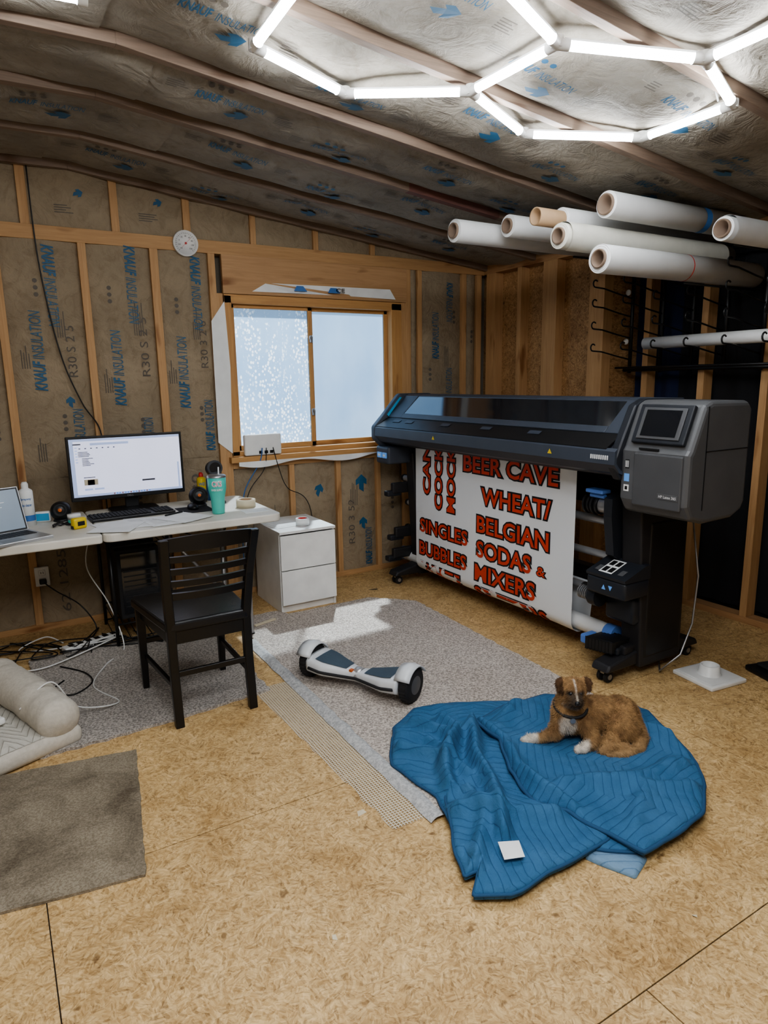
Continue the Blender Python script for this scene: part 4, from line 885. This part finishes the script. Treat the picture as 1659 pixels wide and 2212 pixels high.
mb=MB(); mb.beam((-2.725,-.019,2.345),(-2.665,-.019,2.405),.003,.001,'redpl'); mb.cyl((-2.70,-.017,2.37),(-2.70,-.022,2.37),.007,'redpl'); mb.build("dial_needle",O,th)
# ------------------------------------------------------------------ floor coverings
def flat(name,poly,z0,z1,m,label,cat,nz=.0,rag=0,seed=0,step=.02):
    P=[]
    n=len(poly)
    for i in range(n):
        a=Vector(poly[i]);b=Vector(poly[(i+1)%n]); k=max(1,int((b-a).length/step)); nn=Vector((-(b-a).y,(b-a).x)).normalized()
        for j in range(k):
            q=a+(b-a)*j/k; d=rag*noise.noise(Vector((q.x*25,q.y*25,seed))); P.append((q.x+nn.x*d,q.y+nn.y*d))
    mb=MB(); mb.prism(P,z0,z1,m,'z'); cx=sum(q[0] for q in P)/len(P); cy=sum(q[1] for q in P)/len(P)
    return mb.build(name,origin=(cx,cy,z0),label=label,cat=cat)
flat("carpet_remnant",[(-2.70,-2.78),(-1.58,-2.86),(-1.52,-.84),(-1.75,-.60),(-2.36,-.60),(-2.40,-.5),(-2.70,-.5)],.0005,.014,'carpet',"beige berber carpet remnant on strand board","carpet",rag=.012)
flat("carpet_remnant",[(-3.88,-1.62),(-3.30,-1.60),(-2.86,-1.55),(-2.84,-.60),(-3.1,-.50),(-3.86,-.50)],.0005,.013,'carpet2',"grey berber carpet remnant under the chair","carpet",rag=.014,seed=4)
mb=MB(); mb.grid(lambda a,b:V(-2.755+.075*a+.006*noise.noise(V(b*20,0,3)),-.9-1.9*b,.004+.016*math.sin(PI*a)*(1+.3*noise.noise(V(b*25,a*3,1)))),8,90,'binding'); mb.build("carpet_binding_strip",origin=(-2.72,-1.85,.002),label="frayed grey binding strip along the carpet edge",cat="carpet strip",fix=False)
mb=MB(); mb.grid(lambda a,b:V(-2.93+.19*a+(1-a)*(.05*b+.012*noise.noise(V(b*16,0,8))),-1.50-1.26*b,.0018+.003*abs(noise.noise(V(a*4,b*14,5)))),10,80,'net'); mb.build("carpet_backing_mesh",origin=(-2.85,-2.1,.002),label="loose woven tan carpet backing mesh",cat="carpet mesh",fix=False)
flat("floor_rug",[(-4.45,-2.40),(-3.645,-2.535),(-3.53,-1.77),(-4.45,-1.60)],.0005,.010,'rug',"worn flat grey-brown rug with stains","rug",rag=.006,seed=9)
mb=MB(); X=Matrix.Translation((-2.55,-.68,.0145))@Matrix.Rotation(.3,4,'Z'); mb.box((-.08,-.012,0),(.08,.012,.01),'masking',X,bev=.003); mb.build("wood_shim",origin=(-2.55,-.68,.0145),label="small pale wood shim on the carpet",cat="shim")
for k,(x,y,s_) in enumerate(((-2.93,-2.62,.018),(-3.25,-3.05,.010),(-2.35,-3.52,.008),(-3.45,-3.3,.009))):
    mb=MB(); X=Matrix.Translation((x,y,.0005))@Matrix.Rotation(k*1.3,4,'Z'); mb.add([(-s_,-s_*.6,0),(s_,-s_*.4,.001),(s_*.7,s_*.6,.004),(-s_*.5,s_*.8,.001)],[(0,1,2,3)],'masking',False,X); mb.build("paper_crumb",origin=(x,y,0),label="tiny pale scrap lying on the floor",cat="scrap",fix=False)
A=V(-3.70,-1.57,0); ud=V(-.93,-.36,0).normalized(); vd=V(-.36,.93,0).normalized()
def W(a,b,z): return A+ud*a+vd*b+V(0,0,z)
db=empty("dog_bed",(-4.05,-1.35,0),"beige bolster dog bed with quilted cushion","dog bed"); O=db.location.copy()
BX=Matrix(((ud.x,vd.x,0,A.x),(ud.y,vd.y,0,A.y),(0,0,1,0),(0,0,0,1)))
mb=MB(); mb.box((.0,.0,.0),(.95,.72,.085),'bed',BX,bev=.035,seg=4); mb.build("bed_base",O,db)
mb=MB(); mb.grid(lambda a,b:W(.13+.8*a,.02+.56*b,.085+.035*(math.sin(PI*a)*math.sin(PI*b))**.4),30,24,'bedq',uvs=lambda a,b:(a*1.3,b)); mb.build("bed_cushion",O,db,fix=False)
def bolster(P,r0,par):
    Q=[];R=[]; n=40
    for k in range(n+1):
        t=k/n; i=min(int(t*(len(P)-1)),len(P)-2); s_=t*(len(P)-1)-i; Q.append(P[i].lerp(P[i+1],s_)+V(0,0,.006*noise.noise(V(t*14,r0*9,5)))); e=min(t,1-t); R.append(r0*(1 if e>.08 else max(.05,math.sqrt(1-(1-e/.08)**2)))*(1+.07*noise.noise(V(t*9,r0,2))))
    mb=MB(); mb.tube(Q,R,'bed',22); return mb.build("bolster",O,par)
bolster([W(.085,-.01,.125),W(.08,.3,.15),W(.085,.66,.16)],.088,db); bolster([W(.02,.66,.15),W(.4,.68,.16),W(.95,.68,.16)],.09,db)
mb=MB(); X=Matrix.Translation(W(.28,.22,.121))@Matrix.Rotation(.5,4,'Z'); mb.box((-.05,-.03,0),(.05,.03,.028),'white',X,bev=.008,seg=3); mb.build("laptop_charger",origin=W(.28,.22,.12),label="white laptop charger brick on the dog bed",cat="charger")
# ------------------------------------------------------------------ hoverboard
hb=empty("hoverboard",(-2.47,-1.78,.014),"white hoverboard with dark foot pads and black wheels","hoverboard"); O=hb.location.copy()
c0,c1=V(-2.62,-1.50,.10),V(-2.33,-2.06,.10); ax_=(c1-c0).normalized(); sd=V(-ax_.y,ax_.x,0); Lh=(c1-c0).length
HX=Matrix(((ax_.x,sd.x,0,c0.x),(ax_.y,sd.y,0,c0.y),(0,0,1,c0.z),(0,0,0,1)))
for x0,x1 in ((-.005,.055),(Lh-.055,Lh+.005)):
    mb=MB(); X=HX@Matrix.Translation((x0,0,0))@Matrix.Rotation(PI/2,4,'Y'); w=x1-x0
    mb.lathe([(.0,0.004),(.035,.0),(.055,.002),(.066,.004),(.082,.008),(.086,.02),(.086,w-.02),(.082,w-.008),(.066,w-.004),(.05,w-.002),(0,w)],X,'rubber',40)
    for k in range(30):
        a=2*PI*k/30; mb.box((.084*math.cos(a)-.004,.084*math.sin(a)-.004,.012),(.084*math.cos(a)+.004,.084*math.sin(a)+.004,w-.012),'rubber',X)
    wh=mb.build("wheel",O,hb)
    mb=MB(); mb.lathe([(0,w+.003 if x0>.1 else -.003),(.03,w+.002 if x0>.1 else -.002),(.045,w-.002 if x0>.1 else .002)],X,'pgrey',24); mb.build("hub",O,wh)
def hsec(t):
    u=abs(t-.5)*2
    wd=.036+.056*min(1,u*1.5)**1.2; ht=.028+.016*u
    zc_=-.020+.026*u**1.5
    return wd,ht,zc_
mb=MB(); n=40; seg=20; vs=[];fs=[]
for i in range(n+1):
    t=i/n; wd,ht,zz=hsec(t); x=.055+(Lh-.11)*t
    for k in range(seg):
        a=2*PI*k/seg; c,s_=math.cos(a),math.sin(a); e=.55
        vs.append(HX@V(x,wd*math.copysign(abs(c)**e,c),zz+ht*math.copysign(abs(s_)**e,s_)))
for i in range(n):
    for k in range(seg): k2=(k+1)%seg; fs.append((i*seg+k,i*seg+k2,(i+1)*seg+k2,(i+1)*seg+k))
fs+=[list(range(seg)),[n*seg+k for k in range(seg)]]
mb.add(vs,fs,'hover',True); mb.build("board_shell",O,hb)
mb=MB()
for sgn in (-1,1):
    mb.tube([HX@V(.07+(Lh-.14)*i/16,sgn*(hsec((.015+(Lh-.14)*i/16)/(Lh-.11))[0]+.001),hsec((.015+(Lh-.14)*i/16)/(Lh-.11))[2]-.006) for i in range(17)],.008,'rubber',6)
mb.build("bumper_strip",O,hb)
for x0,x1 in ((-.015,.07),(Lh-.07,Lh+.012)):
    mb=MB(); vs=[];fs=[]; n=14
    for i in range(n+1):
        a=math.radians(28+124*i/n)
        for x in (x0,x0+(x1-x0)*.5,x1):
            R=.100 if x==x0+(x1-x0)*.5 else .092
            vs.append(HX@V(x,R*math.cos(a),R*math.sin(a)))
    for i in range(n):
        for j in range(2): fs.append((i*3+j,i*3+j+1,i*3+j+4,i*3+j+3))
    mb.add(vs,fs,'hover',True); o_=mb.build("fender",O,hb); md=o_.modifiers.new("s","SOLIDIFY"); md.thickness=.006
for a0_,a1_ in ((.08,.40),(.60,.92)):
    mb=MB()
    def pf(a,b):
        t=a0_+(a1_-a0_)*a; wd,ht,zz=hsec(t); x=.055+(Lh-.11)*t; return HX@V(x,(b-.5)*2*wd*.74,zz+ht+.003-.004*abs(b-.5))
    mb.grid(pf,10,6,'hoverpad'); mb.build("foot_pad",O,hb,fix=False)
mb=MB(); X=HX@Matrix.Translation((Lh/2,0,-.02))@Matrix.Rotation(PI/2,4,'Y'); mb.lathe([(.034,-.02),(.038,-.018),(.038,.018),(.034,.02)],X,'alum',24); mb.build("centre_joint",O,hb)
mb=MB(); mb.box((Lh/2-.035,-.040,.004),(Lh/2-.018,-.02,.014),'orange',HX); mb.build("indicator_light",O,hb)
wb=empty("white_plastic_base",(-.93,-2.60,0),"square white plastic base with round socket","base"); O=wb.location.copy()
X=Matrix.Translation((-.93,-2.62,0))@Matrix.Rotation(-.12,4,'Z')
mb=MB(); mb.box((-.12,-.12,0),(.12,.12,.022),'white',X,bev=.006,seg=3); mb.box((-.105,-.105,.022),(.105,.105,.026),'white',X,bev=.002); mb.build("base_plate",O,wb)
mb=MB(); mb.lathe([(.058,.026),(.050,.034),(.046,.072),(.040,.075),(.037,.07),(.037,.03),(0,.03)],X,'white',28); mb.build("socket",O,wb)
mb=MB(); X=Matrix.Translation((-.62,-2.78,0))@Matrix.Rotation(-.3,4,'Z'); mb.box((-.10,-.13,0),(.12,.10,.03),'black',X,bev=.01); mb.box((-.06,-.09,.03),(.09,.07,.05),'blackm',X,bev=.01); mb.cyl(X@V(0,0,.05),X@V(0,0,.065),.02,'steel'); mb.build("black_plastic_box",origin=(-.62,-2.78,0),label="low black plastic part lying on the floor",cat="box")
# ------------------------------------------------------------------ blanket
def fan(poly,c,hfun,rings,angs,mb,m,zb,edge=.022,uvrot=0,round_=.22):
    n=len(poly); B=[]
    tot=[(Vector(poly[(i+1)%n])-Vector(poly[i])).length for i in range(n)]; S=sum(tot)
    for k in range(angs):
        d=S*k/angs; i=0
        while d>tot[i]: d-=tot[i]; i+=1
        t=d/tot[i]; p0,p1,p2,p3=[Vector(poly[(i+j)%n]) for j in(-1,0,1,2)]
        lin=p1.lerp(p2,t); cr=.5*((2*p1)+(p2-p0)*t+(2*p0-5*p1+4*p2-p3)*t*t+(3*p1-p0-3*p2+p3)*t**3)
        q=lin.lerp(cr,round_); q+=Vector((noise.noise(V(q.x*9,q.y*9,2)),noise.noise(V(q.x*9,q.y*9,7))))*.008; B.append(q)
    vs=[];uv=[];fs=[]; c=Vector(c)
    for i in range(rings+1):
        s_=(i/rings)**.85
        for k in range(angs):
            q=c.lerp(B[k],s_); dist=(B[k]-q).length
            e=min(1,dist/edge); prof=math.sqrt(max(0,1-(1-e)**2))
            z=zb+.006+(.012)*prof+hfun(q.x,q.y)*min(1,dist/.05+.25)
            vs.append((q.x,q.y,z)); cu,su=math.cos(uvrot),math.sin(uvrot); uv.append((q.x*cu-q.y*su,q.x*su+q.y*cu))
    for i in range(rings):
        for k in range(angs): k2=(k+1)%angs; fs.append((i*angs+k,(i+1)*angs+k,(i+1)*angs+k2,i*angs+k2))
    o=len(vs)
    for k in range(angs): x,y,z=vs[rings*angs+k]; vs.append((x+(c.x-x)*.006,y+(c.y-y)*.006,max(.001,z-.016))); uv.append(uv[rings*angs+k])
    for k in range(angs): k2=(k+1)%angs; fs.append((rings*angs+k,o+k,o+k2,rings*angs+k2))
    mb.add(vs,fs,m,True,None,uv); return B,[V(*vs[rings*angs+k]) for k in range(angs)]
def segd(x,y,a,b):
    ax,ay=a;bx,by=b; dx,dy=bx-ax,by-ay; t=max(0,min(1,((x-ax)*dx+(y-ay)*dy)/(dx*dx+dy*dy))); return math.hypot(x-ax-t*dx,y-ay-t*dy)
folds=[([(-2.28,-2.42),(-2.42,-2.62),(-2.50,-2.82),(-2.64,-3.04)],.070,.028),([(-2.48,-2.28),(-2.42,-2.48),(-2.56,-2.62)],.065,.028),([(-2.64,-2.40),(-2.54,-2.56),(-2.62,-2.72)],.055,.026),
([(-2.36,-2.30),(-2.34,-2.45),(-2.50,-2.55),(-2.52,-2.70)],.04,.022),([(-2.60,-2.30),(-2.50,-2.40),(-2.50,-2.52)],.03,.02),
([(-2.70,-2.82),(-2.55,-2.97),(-2.42,-3.04)],.045,.035),([(-2.80,-3.1),(-2.62,-2.92),(-2.58,-2.78)],.040,.026)]
foldsB=[([(-2.25,-2.41),(-2.28,-2.60),(-2.36,-2.80),(-2.36,-3.05)],.045,.030),([(-1.75,-2.5),(-1.78,-2.72),(-1.70,-2.95)],.028,.032),([(-2.0,-2.38),(-2.2,-2.5)],.026,.032),([(-2.28,-2.95),(-2.05,-3.06),(-1.80,-3.08)],.034,.035),([(-2.24,-3.22),(-2.05,-3.12),(-1.9,-3.2)],.026,.03),([(-1.62,-2.72),(-1.72,-2.85),(-1.70,-3.05)],.022,.026)]
def hh(F):
    def h(x,y):
        z=0
        for P,a,w in F:
            d=min(segd(x,y,P[i],P[i+1]) for i in range(len(P)-1)); z+=a*math.exp(-(d/w)**2)
        z+=.013*noise.noise(V(x*5,y*5,1))+.010*noise.noise(V(x*11,y*11,4))+.004*noise.noise(V(x*24,y*24,4))+.008
        dd=math.hypot(x+1.98,y+2.74); z*=min(1,.25+max(0,dd-.12)/.2)
        return max(z,0)
    return h
hf=hh(folds); hB=hh(foldsB)
bk=empty("moving_blanket",(-2.2,-2.8,0),"rumpled quilted blue moving blanket on the floor","blanket"); O=bk.location.copy()
mb=MB(); B,E=fan([(-2.55,-2.22),(-2.38,-2.13),(-2.20,-2.18),(-1.82,-2.38),(-1.66,-2.55),(-1.55,-2.74),(-1.62,-2.90),(-1.76,-3.08),(-1.99,-3.27),(-2.30,-3.28),(-2.45,-3.15),(-2.72,-2.88),(-2.67,-2.71),(-2.70,-2.45)],(-2.2,-2.75),hf,64,280,mb,'blanket',.014,uvrot=.5)
mb.build("blanket_layer",O,bk,fix=False); mb=MB(); E=[e+V(0,0,.001) for e in E]; mb.tube(E+[E[0]],.006,'hem',6); mb.build("blanket_hem",O,bk)
mb=MB(); fan([(-2.44,-3.20),(-2.375,-3.345),(-2.28,-3.30),(-2.24,-3.14),(-2.36,-3.08)],(-2.34,-3.2),lambda x,y:0,10,60,mb,'blanket2',.0,uvrot=1,round_=0); mb.build("blanket_underside",O,bk,fix=False)
mb=MB(); B,E=fan([(-2.63,-2.70),(-2.72,-2.86),(-2.80,-3.00),(-2.835,-3.09),(-2.79,-3.10),(-2.855,-3.165),(-2.765,-3.215),(-2.55,-3.21),(-2.33,-3.20),(-2.34,-3.02),(-2.44,-2.82),(-2.50,-2.70)],(-2.58,-2.98),lambda x,y:hf(x,y)*.9,36,220,mb,'blanket',.026,uvrot=1.5,round_=.05)
mb.build("blanket_layer",O,bk,fix=False); mb=MB(); mb.tube(E+[E[0]],.006,'hem',6); mb.build("blanket_hem",O,bk)
mb=MB(); B,E=fan([(-2.25,-2.41),(-2.26,-2.58),(-2.37,-2.76),(-2.42,-2.95),(-2.37,-3.06),(-2.33,-3.19),(-2.31,-3.31),(-2.10,-3.31),(-1.975,-3.285),(-1.84,-3.20),(-1.735,-3.10),(-1.64,-2.92),(-1.555,-2.74),(-1.66,-2.55),(-1.82,-2.385),(-2.05,-2.36)],(-2.0,-2.85),hB,60,280,mb,'blanket',.040,uvrot=-.5,round_=.15)
mb.build("blanket_layer",O,bk,fix=False); mb=MB(); mb.tube(E+[E[0]],.008,'hem',6); mb.build("blanket_hem",O,bk)
mb=MB(); mb.add([(-2.69,-3.07,.082),(-2.63,-3.10,.082),(-2.655,-3.155,.072),(-2.715,-3.13,.070)],[(0,1,2,3)],'whitep'); mb.build("care_tag",O,bk)
# ------------------------------------------------------------------ dog
DO=V(-2.0,-2.73,.056); DX=Matrix(((r0.x,math.sin(yaw),0,DO.x),(r0.y,math.cos(yaw),0,DO.y),(0,0,1,DO.z),(0,0,0,1)))
D=MB()
def caps(pts,rs):
    for (a,ra),(b,rb) in zip(list(zip(pts,rs))[:-1],list(zip(pts,rs))[1:]):
        a=Vector(a);b=Vector(b); k=max(2,int((b-a).length/.008))
        for i in range(k+1):
            t=i/k; q=a.lerp(b,t); r_=ra+(rb-ra)*t; D.ell(q,(r_,r_,r_),'white',14,8)
D.ell((.195,.03,.080),(.078,.088,.078),'white'); D.ell((.10,.035,.085),(.12,.074,.076),'white'); D.ell((.0,.02,.102),(.082,.070,.088),'white'); D.ell((-.035,-.01,.112),(.058,.060,.080),'white')
caps([(-.02,.01,.14),(-.022,-.015,.185),(-.02,-.02,.215)],[.062,.052,.046])
D.ell((-.018,-.025,.228),(.050,.054,.045),'white'); D.ell((-.022,-.060,.209),(.033,.038,.027),'white'); D.ell((-.024,-.083,.200),(.025,.028,.022),'white'); D.ell((-.023,-.045,.190),(.037,.038,.024),'white')
D.ell((-.038,-.062,.240),(.015,.015,.011),'white');D.ell((-.004,-.062,.240),(.015,.015,.011),'white')
caps([(-.055,-.02,.10),(-.085,-.035,.045),(-.14,-.04,.026),(-.185,-.035,.020)],[.038,.027,.019,.019]); D.ell((-.195,-.037,.017),(.026,.019,.016),'white')
caps([(.03,-.045,.09),(.055,-.075,.04),(.035,-.10,.026),(.01,-.105,.02)],[.038,.028,.020,.019]); D.ell((.0,-.11,.017),(.026,.021,.016),'white')
for dx,dy in ((-.214,-.045),(-.218,-.034),(-.212,-.024)): D.ell((dx,dy,.012),(.009,.007,.010),'white',10,6)
for dx,dy in ((-.018,-.122),(-.024,-.112),(-.020,-.102)): D.ell((dx,dy,.012),(.009,.007,.010),'white',10,6)
D.ell((.180,-.045,.068),(.072,.050,.062),'white'); caps([(.13,-.075,.04),(.10,-.10,.025),(.17,-.115,.022)],[.032,.022,.018]); caps([(.12,-.105,.018),(.075,-.125,.016)],[.018,.017])
caps([(.252,.02,.06),(.258,-.05,.03),(.225,-.11,.018),(.16,-.145,.014),(.09,-.15,.012)],[.030,.024,.02,.016,.009])
def ear(s_):
    x0=-.018+s_*.036
    for i in range(9):
        t=i/8; D.ell((x0+s_*(.008+.017*min(t*1.6,1)),-.014-.020*t,.262+.006*math.sin(t*2)-.040*t*t),(.009+.008*math.sin(PI*min(t+.15,1)),.012,.008+.004*(1-t)),'white',10,6)
ear(-1); ear(1)
me0=D.build("tmp_dog"); me0.location=(0,0,0)
md=me0.modifiers.new("r","REMESH"); md.mode='VOXEL'; md.voxel_size=.0042; md.use_smooth_shade=True
md=me0.modifiers.new("s","SMOOTH"); md.iterations=4; md.factor=.5
bpy.context.view_layer.update(); dg=bpy.context.evaluated_depsgraph_get(); ev=me0.evaluated_get(dg); dm=bpy.data.meshes.new_from_object(ev)
bpy.data.objects.remove(me0)
EY=((-.040,.231),(-.002,.231))
def dogcol(v):
    x,y,z=v
    n=noise.noise(V(x*25,y*25,z*25)); n2=noise.noise(V(x*70,y*70,z*70))
    tan=V(.37,.225,.105); dk_=V(.19,.105,.050); wh=V(.60,.54,.46); gr=V(.055,.042,.032)
    def sm(d,a,b): t=max(0,min(1,(d-a)/(b-a))); return t*t*(3-2*t)
    c=tan.lerp(dk_,max(0,min(1,.25+n*1.0+ ((z-.09)*3.0 if x>.04 else 0))))
    c=c.lerp(V(.46,.32,.18),max(0,min(1,.4-z*6)))
    d=math.sqrt(((x+.045)/.038)**2+((y+.06)/.05)**2+((z-.088)/.048)**2); c=c.lerp(wh,(1-sm(d+n*.3,.8,1.2))*.85)
    for px_,py_ in ((-.19,-.037),(.0,-.112)):
        d=math.hypot(x-px_,y-py_)
        if z<.05: c=c.lerp(wh*1.1,1-sm(d+n*.01,.024,.042))
    if z>.165 and x<.12:
        c=c.lerp(V(.26,.155,.075),.4)
        if y<-.045: 
            d=math.hypot(x+.022,z-.198); c=c.lerp(gr,(1-sm(d+n*.006,.020,.042))*.95)
            if z<.188: c=c.lerp(V(.24,.20,.16),.55)
        if y<-.03 and abs(x+.021)<.0045 and z>.212: c=c.lerp(wh,.6)
        for ex,ez in EY:
            d=math.hypot(x-ex,(z-ez)*1.1)
            if y<-.03: c=c.lerp(gr,(1-sm(d,.010,.021))*.9)
        if abs(x+.018)>.043 and z>.21: c=c.lerp(V(.085,.045,.025),.9)
    return c*(1+.3*n2)
ca=dm.color_attributes.new("fur","FLOAT_COLOR","POINT")
cols=[]
for i,v in enumerate(dm.vertices):
    c=dogcol(v.co); cols.append(c); ca.data[i].color=(max(c.x,0.003),max(c.y,.003),max(c.z,.003),1)
def furmat(name,rough,bmp):
    m,nt,b,o=nm(name); a=N(nt,"ShaderNodeAttribute"); a.attribute_name="fur"; L(nt,a.outputs["Color"],b.inputs["Base Color"]); b.inputs["Roughness"].default_value=rough; b.inputs["Specular IOR Level"].default_value=.2
    if bmp: bump(nt,b,noi(nt,objco(nt,(1,1,1)),180,3),.6,.003)
    return m
dm.materials.clear(); dm.materials.append(furmat("dog_skin_fur",.9,True))
dog=bpy.data.objects.new("dog",dm); bpy.context.collection.objects.link(dog); dog.matrix_world=DX
tag(dog,"small scruffy tan dog with white chest lying down","dog")
vs=[];fs=[];fc=[]; rnd=random.Random(5)
def flow(co):
    x,y,z=co
    if z>.175 and x<.1: return V(.0+(x+.02)*8,.25,-.5)
    return V(.7,.1,-.55)
for p_ in list(dm.polygons):
    if rnd.random()>.8: continue
    co=p_.center; n_=p_.normal; c=cols[p_.vertices[0]]
    ln=.011
    if co.z>.165 and co.x<.1: ln=.012 if (co.y<-.045 and co.z<.208) else .007
    if co.z<.03 and (co.x<-.1 or abs(co.x)<.04): ln=.005
    if co.y<-.03 and min(math.hypot(co.x-ex,co.z-ez) for ex,ez in EY)<.011: continue
    if co.y<-.098 and co.z>.192: continue
    for q in range(2):
        fl=flow(co); fl=fl-n_*fl.dot(n_); fl+=V(rnd.uniform(-.5,.5),rnd.uniform(-.5,.5),rnd.uniform(-.5,.5))
        d=(n_*.5+fl*.9).normalized(); s_=d.cross(n_); 
        if s_.length<1e-3: continue
        s_.normalize(); b0=co+V(rnd.uniform(-.002,.002),rnd.uniform(-.002,.002),rnd.uniform(-.002,.002)); l_=ln*rnd.uniform(.6,1.5); o=len(vs)
        vs+=[b0-s_*.0007,b0+s_*.0007,b0+d*l_*.6+s_*.0004-V(0,0,.0008),b0+d*l_-V(0,0,l_*.15)]; fs+=[(o,o+1,o+2),(o,o+2,o+3)]; k=rnd.uniform(.7,1.35); fc+=[c*k*.9,c*k*.9,c*k,c*k*1.15]
fm=bpy.data.meshes.new("fur"); fm.from_pydata(vs,[],fs); a=fm.color_attributes.new("fur","FLOAT_COLOR","POINT")
for i,c in enumerate(fc): a.data[i].color=(max(c.x,.003),max(c.y,.003),max(c.z,.003),1)
fm.materials.append(furmat("dog_hair",.7,False)); fo=bpy.data.objects.new("fur_coat",fm); bpy.context.collection.objects.link(fo); fo.parent=dog; fo["kind"]="stuff"
def dpart(mb,name): return mb.build(name,(0,0,0),dog)
for ex,ez in EY:
    mb=MB(); mb.ell((ex,-.070,ez),(.0085,.0085,.0085),'pglass',16,10); dpart(mb,"eye")
mb=MB(); mb.ell((-.024,-.109,.208),(.011,.008,.0085),'black',16,10); mb.ell((-.029,-.115,.205),(.003,.003,.002),'blackm',8,6); mb.ell((-.019,-.115,.205),(.003,.003,.002),'blackm',8,6); dpart(mb,"nose")
mb=MB(); mb.tube([(-.042,-.096,.188),(-.034,-.105,.185),(-.024,-.109,.189),(-.014,-.105,.185),(-.006,-.096,.188)],.0016,'black',6); dpart(mb,"mouth")
mb=MB(); pts=[(-.022+.064*math.cos(t),-.010+.064*math.sin(t),.148+.018*math.sin(t)) for t in [2*PI*k/40 for k in range(41)]]; mb.tube(pts,.0060,'blackm',8); mb.cyl((-.03,-.076,.118),(-.03,-.080,.118),.011,'steel',seg=16); dpart(mb,"collar")
# ------------------------------------------------------------------ light and world
def sun(name,d,e,col,ang):
    l=bpy.data.lights.new(name,"SUN"); l.energy=e; l.color=col; l.angle=ang; o=bpy.data.objects.new(name,l); bpy.context.collection.objects.link(o); o.rotation_euler=Vector(d).to_track_quat('-Z','Y').to_euler()
sun("sun",(-.37,-.64,-1),9.5,(.88,.95,1),.03)
def area(name,loc,d,sx,sy,e,col):
    l=bpy.data.lights.new(name,"AREA"); l.shape='RECTANGLE'; l.size=sx; l.size_y=sy; l.energy=e; l.color=col; o=bpy.data.objects.new(name,l); bpy.context.collection.objects.link(o); o.location=loc; o.rotation_euler=Vector(d).to_track_quat('-Z','Y').to_euler()
area("ceiling_lamp_behind",(-3.6,-4.2,2.6),(0,.25,-1),1.4,1.0,52,(.93,.96,1))
w=bpy.data.worlds.new("sky"); bpy.context.scene.world=w; w.use_nodes=True; nt=w.node_tree; bg=nt.nodes["Background"]
tc=N(nt,"ShaderNodeTexCoord"); sp=N(nt,"ShaderNodeSeparateXYZ"); L(nt,tc.outputs["Generated"],sp.inputs[0])
r_=ramp(nt,mth(nt,'ADD',mth(nt,'MULTIPLY',sp.outputs[2],.5),.5),[(.40,(.56,.62,.66)),(.46,(.40,.52,.66)),(.495,(.30,.46,.68)),(.53,(.50,.72,.98)),(.75,(.34,.58,.95))])
L(nt,r_.outputs[0],bg.inputs[0]); bg.inputs[1].default_value=.85
sc=bpy.context.scene; sc.view_settings.view_transform='AgX'; sc.view_settings.exposure=0.38
try: sc.view_settings.look='AgX - Medium High Contrast'
except Exception: pass
